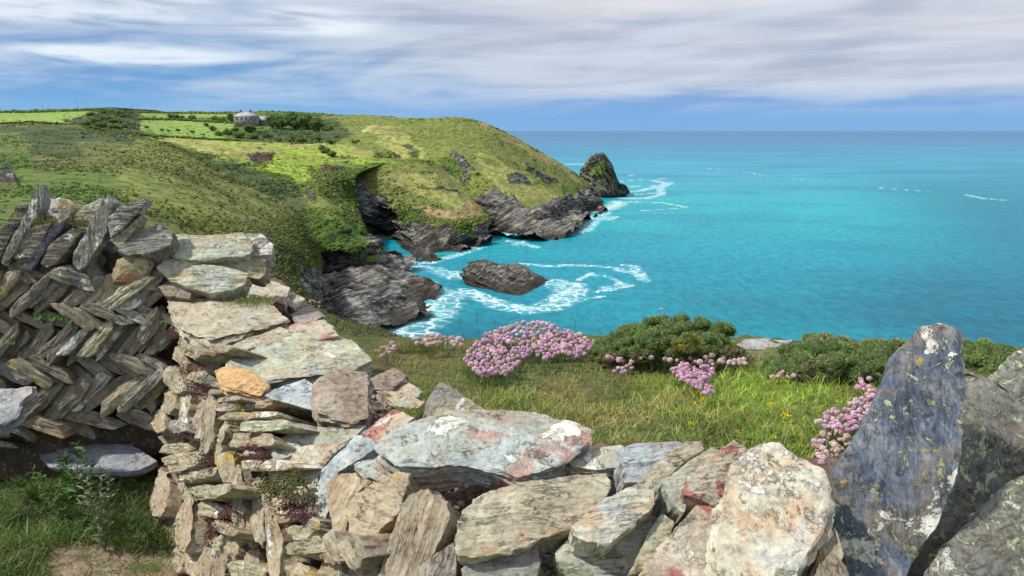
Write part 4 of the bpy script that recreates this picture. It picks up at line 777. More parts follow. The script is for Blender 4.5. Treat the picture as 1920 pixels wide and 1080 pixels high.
 ('coping_stone', 'rounded dark stone leaning right of the smooth dark slate bar', [(76, 494), (94, 455), (138, 427), (152, 433), (134, 460), (106, 492), (88, 502)], -.68, (.12, -.95, .2), .18, 'oliveb_y', {}),
 ('coping_stone', 'white crusted pointed stone leaning right at the middle of the left coping row', [(138, 494), (140, 470), (166, 424), (190, 378), (204, 365), (213, 378), (206, 412), (200, 434), (188, 456), (160, 498), (148, 506)], -.62, (.1, -.95, .25), .07, 'lichen_x', dict(K=140, rg=24)),
 ('coping_stone', 'pale thin stone behind the white crusted pointed stone', [(137, 404), (158, 386), (192, 368), (198, 390), (168, 422), (142, 416)], -.58, (.1, -.9, .3), .1, 'pale_y', {}),
 ('coping_stone', 'squat white topped block behind the grass on the left wall', [(82, 390), (94, 373), (119, 372), (134, 384), (131, 408), (112, 424), (90, 418)], -.58, (0, -.9, .3), .12, 'lichen_z', {}),
 ('coping_stone', 'sharp pale splinter stone pointing up right at the end of the coping row', [(200, 408), (222, 390), (240, 381), (276, 371), (268, 388), (246, 411), (224, 434), (206, 446)], -.60, (.1, -.92, .3), .07, 'lichen_y', {}),
 ('coping_stone', 'thin layered stone just under the sharp pale splinter', [(206, 450), (238, 426), (267, 402), (260, 420), (240, 446), (224, 468)], -.64, (.1, -.92, .3), .07, 'greygreen_y', {}),
 ('coping_stone', 'flat topped grey stone with yellow lichen right of the pale splinter', [(219, 472), (244, 434), (306, 420), (326, 437), (320, 460), (284, 476), (238, 480)], -.72, (.05, -.75, .65), .10, 'grey_y', {}),
 ('coping_stone', 'smooth mid grey stone propped under the white crusted pointed stone', [(176, 492), (194, 438), (204, 440), (218, 468), (202, 494), (186, 500)], -.69, (.1, -.95, .25), .12, 'grey_x', {}),
 ('coping_stone', 'knobbly rust orange and olive stone set in the left wall', [(211, 528), (213, 505), (219, 487), (248, 474), (274, 473), (281, 496), (273, 516), (239, 529)], -.74, (.05, -.9, .3), .14, 'rust_z', dict(dome=.12)),
 ('coping_stone', 'long pale flat stone topping the pile behind the wall corner', [(313, 460), (330, 436), (380, 441), (456, 436), (474, 458), (470, 474), (420, 482), (356, 488), (318, 478)], -.66, (0, -.6, .8), .09, 'pale_y', dict(flake=.02)),
 ('coping_stone', 'pale lichen stone at the right end of the pile behind the wall corner', [(455, 438), (489, 438), (512, 456), (511, 478), (480, 482), (466, 470)], -.67, (.1, -.6, .8), .09, 'lichen_y', {}),
 ('coping_stone', 'grey stone under the long pale flat stone at the right end of the pile', [(361, 490), (420, 482), (483, 476), (498, 486), (498, 512), (486, 524), (450, 515), (400, 505)], -.74, (.1, -.8, .5), .12, 'greygreen_y', {}),
 ('coping_stone', 'broad ribbed pale green stone leaning in front of the pile', [(293, 503), (308, 483), (360, 488), (420, 500), (452, 508), (468, 515), (458, 536), (440, 545), (400, 551), (353, 540), (316, 522)], -.76, (.05, -.68, .72), .08, 'pale_y', dict(flake=.035, K=140, rg=24)),
 ('coping_stone', 'low brown stone beneath the broad ribbed stone', [(296, 536), (330, 532), (362, 542), (356, 560), (308, 555)], -.82, (0, -.7, .7), .08, 'brown_y', {}),
 ('flat_slab', 'pale grey slab jutting from the left wall at the picture edge', [(-60, 730), (20, 727), (62, 725), (62, 738), (39, 756), (28, 779), (0, 798), (-60, 815)], -1.05, (.0, -.55, .85), .07, 'step_z', {}),
 ('step_slab', 'broad blue grey stone step jutting from the foot of the left wall above the grass', [(64, 838), (90, 829), (150, 824), (228, 824), (262, 842), (298, 866), (262, 884), (228, 886), (178, 890), (135, 882), (94, 875), (80, 856)], -1.30, (.0, -.30, 1), .035, 'stepd_z', dict(K=160, rg=26, flake=.008, bev=.008)),
]
for nm, lab, poly, z, n, th, mt, ex in TOP:
    cx = sum(p[0] for p in poly) / len(poly); cy = sum(p[1] for p in poly) / len(poly)
    if cx < 300 and nm != 'step_slab' and 'picture edge' not in lab or 'upright stone at the left' in lab: a = fp(cx, cy, .10 if (' behind ' in lab or 'propped' in lab) else -.03)
    elif 'jutting from the left' in lab: a = at(cx, cy, 2.75)
    elif nm == 'step_slab': a = at(cx, cy, 2.98)
    elif cx < 450 and cy < 562: a = fp(cx, cy, -.06 if 'ribbed' in lab else .03 if 'topping' in lab else .0)
    elif cx < 512 and cy < 522: a = fp(cx, cy, .06)
    elif 'tall upright blue' in lab: a = at(cx, cy, 1.40)
    elif 'just behind the tall blue' in lab: a = at(cx, cy, 1.56)
    elif 'bearded' in lab: a = at(cx, cy, 1.34)
    elif 'far right edge' in lab: a = at(cx, cy, 1.75)
    else: a = zp(cx, cy, z)
    o = slab(nm, poly, a, n, th, mt, **ex); tag(o, lab, 'slab' if 'slab' in nm else 'stone')

# ---- wall bodies
e1, e2, e3 = zp(320, 575, -.85), zp(625, 990, -.92), zp(290, 950, -1.62)
NF_N = nrm(np.cross(e2 - e1, e3 - e1)); NF_N = NF_N if NF_N @ (EYE - e1) > 0 else -NF_N
def soil_mat(name, c1, c2, sc=1.0):
    m, t, bs = new_mat(name); co = t.coord('Object')
    n1 = t.noise(co, 9 * sc, 8, .7); v = t.voro(co, 46 * sc, 'F1', 'Color'); vd = t.voro(co, 46 * sc, 'F1'); n2 = t.noise(co, 60 * sc, 6, .7)
    c = t.ramp(n1, [(.35, c1), (.65, c2)]); vs = t.sep(v)
    c = t.mix(t.math('MULTIPLY', t.step(vs[0], .55, .8), t.math('MULTIPLY', t.step(vd, .5, .3), .7)), c, t.mix(vs[1], (.30, .22, .17), (.17, .13, .11)))
    c = t.mix(t.math('MULTIPLY', t.step(n2, .5, .3), .5), c, t.mix(1.0, c, (.4, .4, .4), 'MULTIPLY'))
    t.put(bs.inputs['Base Color'], c); bs.inputs['Roughness'].default_value = .95
    t.put(bs.inputs['Normal'], t.bump(t.math('ADD', t.math('MULTIPLY', vd, -.6), t.math('ADD', n1, n2)), .9, .015)); return m
M_SOIL = soil_mat('red_brown_earth', (.085, .055, .042), (.20, .14, .11))
M_DARKSOIL = soil_mat('dark_earth_fill', (.045, .034, .026), (.13, .098, .07))
def sheet(name, rows, nr, nc, mat, amp, fr, parent=None, seed=0, attrs=None, kind=None, linear=True):
    A = np.stack([np.array([[np.interp(s, np.linspace(0, 1, len(r)), [q[k] for q in r]) for k in range(3)] for s in np.linspace(0, 1, nc)]) for r in rows])
    m_ = len(A); s = np.linspace(0, m_ - 1, nr); i = np.minimum(s.astype(int), m_ - 2); u = (s - i)[:, None, None]
    Gd = A[i] * (1 - u) + A[i + 1] * u; V = Gd.reshape(-1, 3)
    N = np.cross(np.gradient(Gd, axis=0), np.gradient(Gd, axis=1)).reshape(-1, 3); N /= np.linalg.norm(N, axis=1)[:, None] + 1e-9
    V = V + N * (fbm(V * fr, 4, seed) * amp)[:, None]
    if parent is not None: V = V - np.array(parent.location)
    return mk(name, V, grid_faces(nr, nc), mat, parent=parent, attrs=attrs)

left_wall = empty('dry_stone_wall', tuple(at(150, 830, 3.3)), 'herringbone dry stone wall of thin dark slates set in zigzag rows on the left', 'stone wall')
near_wall = empty('dry_stone_wall', tuple(zp(430, 900, -1.2)), 'nearer dry stone wall of rough tan stones running under the big flat slabs', 'stone wall')
def np_(px, py, off=0.0): return on_plane([(px, py)], e1 - NF_N * off, NF_N)[0]
# dark fill behind the herringbone stones, with the earth top
sheet('earth_fill', [[fp(-260, 455, .1), fp(60, 450, .1), fp(200, 470, .1), fp(330, 525, .1), fp(345, 590, .1)], [fp(-260, 640, .1), fp(60, 650, .1), fp(200, 660, .1), fp(320, 660, .1), fp(345, 680, .1)], [fp(-260, 900, .08), fp(60, 900, .08), fp(200, 870, .08), fp(310, 850, .08), fp(345, 840, .08)]], 60, 90, M_DARKSOIL, .02, 9, left_wall, 3)
b_ = [fp(-260, 455, .1), fp(60, 450, .1), fp(200, 470, .1), fp(330, 525, .1)]
sheet('earth_top', [b_, [p + np.array([0, .25, .02]) for p in b_], [p + np.array([0, .55, -.05]) for p in b_], [p + np.array([0, .62, -1.3]) for p in b_]], 50, 80, M_DARKSOIL, .02, 9, left_wall, 4)
rng = random.Random(4)
bars = []
# rows of slates: (y of row centre at x=0, at x=310, lean in degrees, length, thickness, x start, x end)
for (ya, yb, ang, L, w_, xa, xb) in ((556, 546, -43, 112, 18, -190, 300), (608, 586, 27, 94, 13, -190, 318), (652, 630, -50, 98, 17, -190, 318), (700, 680, 33, 104, 17, -190, 318), (752, 728, -45, 116, 20, -190, 310), (802, 782, 22, 104, 18, -190, 300), (832, 822, 8, 80, 14, -10, 60)):
    x = xa
    while x < xb:
        u = (x - 0) / 310.0; yy = ya + (yb - ya) * u + rng.uniform(-5, 5); a_ = math.radians(ang + rng.uniform(-8, 8)); l_ = L * rng.uniform(.8, 1.1) * (1 - .12 * u); ww = w_ * rng.uniform(.75, 1.45) * (1 - .1 * u)
        dx, dy = math.cos(a_) * l_ / 2, math.sin(a_) * l_ / 2
        if not (-40 < x < 60 and 735 < yy < 790): bars.append((x - dx, yy - dy, x + dx, yy + dy, ww))
        x += ww / abs(math.sin(a_)) * rng.uniform(.86, 1.02)
bars += [(70, 498, 125, 520, 15), (96, 508, 172, 536, 24), (160, 494, 198, 536, 17), (143, 590, 206, 532, 11), (20, 494, 60, 530, 22), (0, 500, 30, 545, 26), (215, 525, 292, 538, 16), (50, 508, 110, 530, 12), (300, 585, 262, 640, 26), (285, 640, 310, 590, 22), (255, 720, 290, 770, 22), (262, 786, 232, 740, 20)]
print('BARS', len(bars))
bars = sorted(bars, key=lambda b: (5000 if max(b[0], b[2]) < 12 else 0) - b[4] * (abs(b[2] - b[0]) + abs(b[3] - b[1])))
extra_ = []
mats_h = ['olive_y', 'olive_y', 'oliveb_y', 'olive_y', 'greygreen_y', 'face_y', 'oliveb_y', 'lichen_y']
for k, (x0, y0, x1, y1, w_) in enumerate(bars):
    rr = random.Random(k * 3 + 1); off = rr.uniform(-.045, .035)
    tw = FACE_N + np.array([rr.uniform(-.16, .16), 0, rr.uniform(-.1, .22)])
    o_ = slab('wall_stone', bar_poly(x0, y0, x1, y1, w_ * 1.12, rr), fp((x0 + x1) / 2, (y0 + y1) / 2, off), tw, .17, mats_h[rr.randrange(len(mats_h))], K=60, rg=10, rough=.14, bev=.003, dome=.03, flake=.03, parent=left_wall, axis2d=[(x0, y0), (x1, y1)])
    if k >= 97: extra_.append(o_)
if extra_: tag(merge(extra_, 'small_wall_stones', left_wall), kind='stuff')

# near wall: rough face stones (x0,y0,x1,y1,width,material)
NW = [(332, 612, 352, 650, 16, 'face_y'), (318, 630, 372, 668, 22, 'face_y'), (325, 655, 352, 690, 18, 'face_y'), (365, 662, 432, 652, 17, 'face_y'), (355, 712, 420, 678, 22, 'facew_y'), (372, 708, 420, 722, 18, 'oliveb_y'),
 (312, 690, 340, 735, 30, 'face_y'), (300, 700, 325, 775, 26, 'face_y'), (330, 742, 335, 790, 14, 'face_y'), (350, 730, 342, 808, 17, 'facew_x'), (378, 745, 362, 822, 34, 'face_x'), (398, 750, 385, 852, 20, 'face_x'), (418, 790, 402, 850, 26, 'facew_x'),
 (290, 765, 302, 810, 22, 'face_x'), (312, 800, 345, 800, 22, 'grey_y'), (300, 825, 345, 822, 18, 'face_y'), (390, 735, 420, 734, 9, 'face_y'), (405, 750, 450, 745, 10, 'face_y'), (405, 764, 510, 756, 15, 'face_y'), (415, 782, 522, 775, 12, 'face_y'), (450, 800, 540, 795, 20, 'pale_y'),
 (425, 828, 512, 822, 26, 'face_y'), (450, 850, 518, 846, 10, 'facew_y'), (452, 872, 540, 872, 20, 'facew_y'), (300, 842, 372, 836, 17, 'face_y'), (308, 872, 378, 858, 34, 'greygreen_y'), (326, 892, 405, 884, 20, 'greygreen_y'), (340, 928, 432, 918, 24, 'greygreen_y'),
 (370, 952, 412, 960, 26, 'facew_y'), (380, 975, 445, 1002, 20, 'face_y'), (402, 1012, 490, 1050, 34, 'greygreen_y'), (428, 1064, 500, 1078, 30, 'greygreen_y'),
 (418, 850, 430, 905, 34, 'face_x'), (436, 860, 446, 960, 24, 'face_x'), (305, 880, 294, 968, 26, 'face_x'), (332, 902, 320, 992, 26, 'face_x'), (350, 930, 340, 1030, 30, 'face_x'), (366, 965, 354, 1075, 22, 'facew_x'), (388, 1010, 372, 1095, 34, 'face_x'), (410, 1040, 402, 1110, 26, 'face_x'),
 (456, 872, 462, 1015, 26, 'facew_x'), (480, 900, 484, 1020, 24, 'face_x'), (500, 910, 520, 1095, 24, 'facew_x'), (524, 985, 532, 1100, 26, 'facew_x'), (505, 895, 560, 888, 20, 'facew_y'), (495, 935, 535, 955, 26, 'facew_y'), (512, 972, 560, 962, 20, 'facew_y'), (540, 1000, 612, 996, 30, 'greygreen_y'), (535, 1030, 618, 1022, 26, 'greygreen_y'),
 (540, 1060, 590, 1100, 40, 'facew_x'), (600, 1062, 640, 1070, 40, 'facew_y'), (598, 1045, 660, 1040, 22, 'face_y'), (612, 1000, 640, 1050, 26, 'face_x'), (650, 1010, 672, 1060, 40, 'face_y'), (672, 1040, 700, 1100, 36, 'facew_x'), (560, 930, 590, 1000, 30, 'face_x'), (345, 770, 325, 760, 10, 'face_y'),
 (440, 930, 452, 1020, 20, 'face_x'), (300, 985, 330, 1010, 20, 'face_y'), (305, 1040, 345, 1062, 40, 'face_y'), (470, 1030, 478, 1100, 26, 'face_x'), (440, 1000, 442, 1040, 14, 'face_x'), (520, 905, 524, 960, 20, 'face_x'), (322, 590, 338, 620, 22, 'face_y'), (395, 690, 412, 680, 14, 'face_y'),
 (540, 900, 575, 935, 20, 'facew_y'), (575, 975, 600, 985, 22, 'face_y')]
rng = random.Random(9)
for k, (x0, y0, x1, y1, w_, mt) in enumerate(NW):
    rr = random.Random(k * 5 + 2); mt2 = mt[:-1] + 'y'
    w_ *= .92; off = rr.uniform(-.03, .03); tw = NF_N + np.array([rr.uniform(-.2, .2), rr.uniform(-.2, .2), rr.uniform(.0, .35)])
    slab('wall_stone', bar_poly(x0, y0, x1, y1, w_ * 1.12, rr), np_((x0 + x1) / 2, (y0 + y1) / 2, off), tw, .15, mt2, K=76, rg=14, rough=.15, bev=.004, dome=.035, flake=.04, parent=near_wall, axis2d=[(x0, y0), (x1, y1)], wav=.04)
# earth core: face, then the top surface that carries the slabs, then down the outer side
IN = [zp(318, 585, -.95), zp(400, 690, -.97), zp(470, 800, -.98), zp(560, 940, -1.0), zp(700, 1110, -1.02), zp(1000, 1140, -1.0), zp(1500, 1160, -1.0), zp(2150, 1180, -1.0)]
OUT = [zp(520, 520, -.95), zp(600, 600, -.95), zp(690, 690, -.96), zp(790, 765, -.96), zp(900, 790, -.95), zp(1110, 830, -.93), zp(1350, 850, -.92), zp(2250, 900, -.9)]
BOT = [p + np.array([-.22, -.08, -.75]) for p in IN]; BOT2 = [p + np.array([.1, .12, -.9]) for p in OUT]
MID = [a * .5 + b * .5 + np.array([0, 0, .05]) for a, b in zip(IN, OUT)]
sheet('earth_core', [[p for p in BOT], [a - nrm(EYE - a) * .04 for a in IN]], 40, 260, M_DARKSOIL, .02, 12, near_wall, 5)
sheet('earth_top', [[a - nrm(EYE - a) * .04 for a in IN], IN, MID, OUT, BOT2], 130, 300, M_SOIL, .022, 8, near_wall, 6)
# rough stones of the inner face that runs on below and beyond the picture
rest = []; IFN = nrm((.0, -1, .45)); rr = random.Random(77)
for yy in np.arange(1150, 2100, 62):
    xx = 640 + rr.uniform(0, 60)
    while xx < 2500:
        L_ = rr.uniform(90, 190) * (1 + (yy - 1150) / 1500); p0 = zp(xx, 1150, -1.02)
        a_ = on_plane([(xx + L_ / 2, yy)], zp(1000, 1135, -1.02) + np.array([0, .03 + rr.uniform(-.02, .03), 0]), IFN)[0]
        rest.append(slab('wall_stone', bar_poly(xx, yy, xx + L_ * .95, yy + rr.uniform(-12, 12), 58 * rr.uniform(.8, 1.1), rr), a_, IFN + np.array([rr.uniform(-.15, .15), 0, rr.uniform(-.1, .15)]), .10, rr.choice(['face_y', 'sand_y', 'greygreen_y', 'facew_y', 'grey_y']), K=44, rg=6, rough=.12, bev=.005, dome=.04, flake=.03, parent=near_wall, axis2d=[(xx, yy), (xx + L_, yy)]))
        xx += L_
tag(merge(rest, 'lower_wall_stones', near_wall), kind='stuff')
# loose chips of slate lying on the earth between the slabs
def chips(name, quads, count, seed, smin, smax, mat, parent, lift=.0):
    r = np.random.RandomState(seed); Vs, Fs = [], []; k = 0
    for i in range(count):
        q = quads[r.randint(len(quads))]; px = r.uniform(q[0], q[2]); py = r.uniform(q[1], q[3]); c = zp(px, py, q[4]); s_ = r.uniform(smin, smax) * (1 if r.rand() > .12 else 2.0)
        m_ = r.randint(5, 8); th = np.sort(r.uniform(0, 2 * np.pi, m_)); rad = s_ * r.uniform(.6, 1.1, m_); h = s_ * r.uniform(.15, .4)
        top = np.stack([np.cos(th) * rad, np.sin(th) * rad * .7, np.full(m_, h)], 1); bot = top * np.array([1.08, 1.08, -1])
        ax = r.uniform(-.5, .5, 2); R_ = np.array(Matrix.Rotation(ax[0], 3, 'X') @ Matrix.Rotation(ax[1], 3, 'Y') @ Matrix.Rotation(r.uniform(0, 6.3), 3, 'Z'))
        W_ = np.vstack([top, bot, top.mean(0), bot.mean(0)]) @ R_.T + c + np.array([0, 0, lift])
        for j in range(m_):
            j2 = (j + 1) % m_; Fs.append((k + j, k + j2, k + 2 * m_)); Fs.append((k + m_ + j2, k + m_ + j, k + 2 * m_ + 1)); Fs.append((k + j, k + m_ + j, k + m_ + j2)); Fs.append((k + j, k + m_ + j2, k + j2))
        Vs.append(W_); k += 2 * m_ + 2
    V = np.vstack(Vs) - (np.array(parent.location) if parent is not None else 0)
    return mk(name, V, np.array(Fs), mat, parent=parent, smooth=False)
ch = chips('slate_chips', [(820, 880, 980, 960, -.90), (780, 940, 880, 1020, -.93), (545, 560, 600, 610, -.92), (700, 740, 790, 800, -.93), (680, 700, 740, 820, -.93), (460, 770, 600, 810, -.93), (840, 1000, 860, 1060, -.95), (1010, 1020, 1060, 1080, -.95), (1140, 880, 1250, 960, -.93)], 900, 5, .004, .013, gm('brown_z'), near_wall)
tag(ch, kind='stuff')
# ================================================================ ground by the walls
def gz(px, py):      # lie of the turf outside the wall: height below the eye against the line of sight
    return np.interp(py, [560, 630, 645, 660, 700, 750, 800, 850, 900], [-1.40, -1.36, -1.34, -1.31, -1.20, -1.10, -1.03, -.99, -.97])
def turf(px, py):
    p = zp(px, py, float(gz(px, py))); return p
LEAFM = {}
def blade_mat(name, rough=.6, trans=.25):
    if name in LEAFM: return LEAFM[name]
    m, t, bs = new_mat(name); c = t.attr('tint', 'Color'); n = t.noise(t.coord('Object'), 7.0, 3, .6)
    t.put(bs.inputs['Base Color'], t.mix(t.step(n, .35, .65), t.mix(1.0, c, (.8, .85, .8), 'MULTIPLY'), t.mix(1.0, c, (1.15, 1.1, 1.05), 'MULTIPLY')))
    bs.inputs['Roughness'].default_value = rough
    tr = t.n.new('ShaderNodeBsdfTranslucent'); t.put(tr.inputs['Color'], c); ms = t.n.new('ShaderNodeMixShader'); ms.inputs[0].default_value = trans
    out = t.n['Material Output']; t.put(ms.inputs[1], bs.outputs[0]); t.put(ms.inputs[2], tr.outputs[0]); t.put(out.inputs['Surface'], ms.outputs[0])
    LEAFM[name] = m; return m
def blades(name, P, L, W, col, r, mat, lean=.5, parent=None, droop=.5, dirv=None, extra=None):
    """P (n,3) roots, L lengths, W widths, col (n,3)"""
    n = len(P); a = r.uniform(0, 2 * np.pi, n); ln = np.abs(r.normal(0, lean, n))
    d = np.stack([np.cos(a) * ln, np.sin(a) * ln, np.ones(n)], 1)
    if dirv is not None: d = d + np.array(dirv)
    d /= np.linalg.norm(d, axis=1)[:, None]
    sdir = np.cross(d, r.normal(0, 1, (n, 3))); sdir /= np.linalg.norm(sdir, axis=1)[:, None] + 1e-9
    hd = d.copy(); hd[:, 2] = 0; hd /= np.linalg.norm(hd, axis=1)[:, None] + 1e-9
    V = []; dr = r.uniform(.3, 1, n) * droop
    for s_, w_ in ((0, .8), (.4, 1.0), (.75, .65)):
        c = P + d * (L * s_)[:, None] + (hd - [0, 0, .6]) * (L * dr * s_ * s_)[:, None] * .6
        V += [c - sdir * (W * w_ / 2)[:, None], c + sdir * (W * w_ / 2)[:, None]]
    V.append(P + d * L[:, None] + (hd - [0, 0, .6]) * (L * dr)[:, None] * .6)
    V = np.stack(V, 1).reshape(-1, 3); b = (np.arange(n) * 7)[:, None]
    Q = np.vstack([b + np.array([0, 1, 3, 2]), b + np.array([2, 3, 5, 4])]); T = b + np.array([4, 5, 6])
    tint = np.repeat(col, 7, axis=0)
    if parent is not None: V = V - np.array(parent.location)
    if extra is not None: Q = np.vstack([Q, extra[1] + len(V)]); V = np.vstack([V, extra[0]]); tint = np.vstack([tint, extra[2]])
    return mk(name, V, [Q, T], mat, parent=parent, attrs={'tint': tint}, smooth=True)
def ground_mat(name):
    m, t, bs = new_mat(name); co = t.coord('Object'); c = t.attr('cover', 'Color'); n = t.noise(co, 14, 8, .7); n2 = t.noise(co, 90, 5, .7)
    c = t.mix(t.step(n, .4, .6), t.mix(1.0, c, (.55, .55, .5), 'MULTIPLY'), c)
    c = t.mix(t.math('MULTIPLY', t.step(n2, .5, .7), .4), c, (.22, .17, .10))
    t.put(bs.inputs['Base Color'], c); bs.inputs['Roughness'].default_value = .95
    t.put(bs.inputs['Normal'], t.bump(t.math('ADD', n, t.math('MULTIPLY', n2, .5)), .8, .02)); return m
M_GROUND = ground_mat('turf_ground'); M_BLADE = blade_mat('grass_blades')
def turf_cover(x, y):
    """kinds of turf by where they grow outside the wall"""
    n = len(x); col = np.tile(np.array((.105, .125, .030)), (n, 1))
    def put(c, cx, cy, rx, ry, k=1.0):
        nonlocal col
        w_ = np.clip(k * np.exp(-(((x - cx) / rx) ** 2 + ((y - cy) / ry) ** 2)), 0, 1)[:, None]; col = col * (1 - w_) + np.array(c) * w_
    put((.175, .25, .030), 1420, 730, 190, 55, 1.1); put((.13, .18, .028), 1350, 690, 150, 25, .8)
    put((.075, .105, .030), 1000, 700, 150, 40, .8); put((.17, .135, .06), 820, 680, 75, 30, .9); put((.21, .16, .07), 1060, 735, 55, 30, .8)
    put((.24, .19, .09), 1150, 790, 90, 26, .9); put((.30, .24, .12), 1250, 755, 45, 12, .9); put((.08, .12, .035), 1250, 820, 240, 22, .8); put((.15, .10, .06), 730, 690, 25, 25, .9)
    put((.12, .155, .03), 900, 690, 60, 30, .7); put((.19, .17, .06), 1180, 705, 60, 20, .6); put((.20, .17, .10), 1410, 665, 50, 16, .9); put((.14, .19, .035), 1500, 800, 100, 50, .7)
    return col
def build_turf():
    pxs = np.linspace(560, 2300, 240); pys = np.r_[[560, 600, 622], np.linspace(634, 940, 110)]
    rows = []
    for py in pys[::-1]:
        row = []
        for px in pxs:
            edge = np.interp(px, [560, 700, 780, 1100, 1380, 1500, 2300], [585, 640, 634, 636, 634, 650, 660])
            p_ = max(py, edge) if px > 0 else py
            p = turf(px, p_)
            if py < edge: k = (edge - py) / 60.0; d = p - EYE; d[2] = 0; p = p + nrm(d) * k * 3.0 - np.array([0, 0, k * k * 9.0])
            row.append(p)
        rows.append(row)
    Gd = np.array(rows); V = Gd.reshape(-1, 3); x, y = pix(V)
    V[:, 2] += fbm(V * 3.0, 4, 77) * .022
    o = mk('turf_ground', V, grid_faces(len(pys), len(pxs)), M_GROUND, attrs={'cover': turf_cover(x, y) * .9}); tag(o, kind='structure')
    r = np.random.RandomState(3); n = 62000
    px = r.uniform(690, 2000, n); py = 636 + (880 - 636) * r.rand(n) ** .8
    ed = np.interp(px, [560, 700, 780, 1100, 1380, 1500, 2300], [585, 648, 640, 640, 638, 652, 662]); ok = py > ed
    ok &= ~((px < 800) & (py > 640 + (px - 690) * 1.1)) & ~((px > 1385) & (px < 1480) & (py < 668))
    px, py = px[ok], py[ok]; P = np.array([turf(a, b) for a, b in zip(px, py)])
    P[:, 2] += fbm(P * 3.0, 4, 77) * .022 - .004
    clump = fbm(P * 5.5, 3, 5); clump2 = fbm(P * 14, 2, 9)
    keep = r.rand(len(P)) < .55 + .5 * clump; P, px, py, clump, clump2 = P[keep], px[keep], py[keep], clump[keep], clump2[keep]
    col = turf_cover(px, py) * np.array([2.05, 2.3, 1.6]); nn = len(P)
    col = col * (1 + .45 * np.clip(clump2, -1, 1)[:, None]) * r.uniform(.65, 1.45, (nn, 1))
    straw = r.rand(nn) < .20 + .22 * (clump > .25); col[straw] = np.array((.30, .245, .12)) * r.uniform(.6, 1.35, (straw.sum(), 1))
    tall = np.exp(-(((px - 1430) / 200) ** 2 + ((py - 725) / 50) ** 2)) + .5 * np.exp(-(((px - 1400) / 150) ** 2 + ((py - 810) / 40) ** 2))
    L = r.uniform(.020, .048, nn) * (1 + .75 * tall + .5 * np.clip(clump, -.6, 1))
    big = r.rand(nn) < .03; L[big] *= 2.1; col[big] = np.array((.38, .36, .16)) * r.uniform(.7, 1.2, (big.sum(), 1))
    o = blades('grass', P, L, r.uniform(.0013, .0032, nn), col, r, M_BLADE, .65, droop=.7); tag(o, kind='stuff')
    # broad-leaved low growth among the grass
    n = 9000; k = r.randint(0, nn, n); Q = P[k] + r.normal(0, .01, (n, 3)) * [1, 1, .3]; dk = np.clip(1.2 - col[k].sum(1) * 2, .4, 1)
    c2 = np.array((.09, .18, .04)) * r.uniform(.6, 1.6, (n, 1)); o = blades('ground_cover', Q, r.uniform(.010, .024, n), r.uniform(.004, .009, n), c2, r, M_BLADE, 1.2); tag(o, kind='stuff')
build_turf()
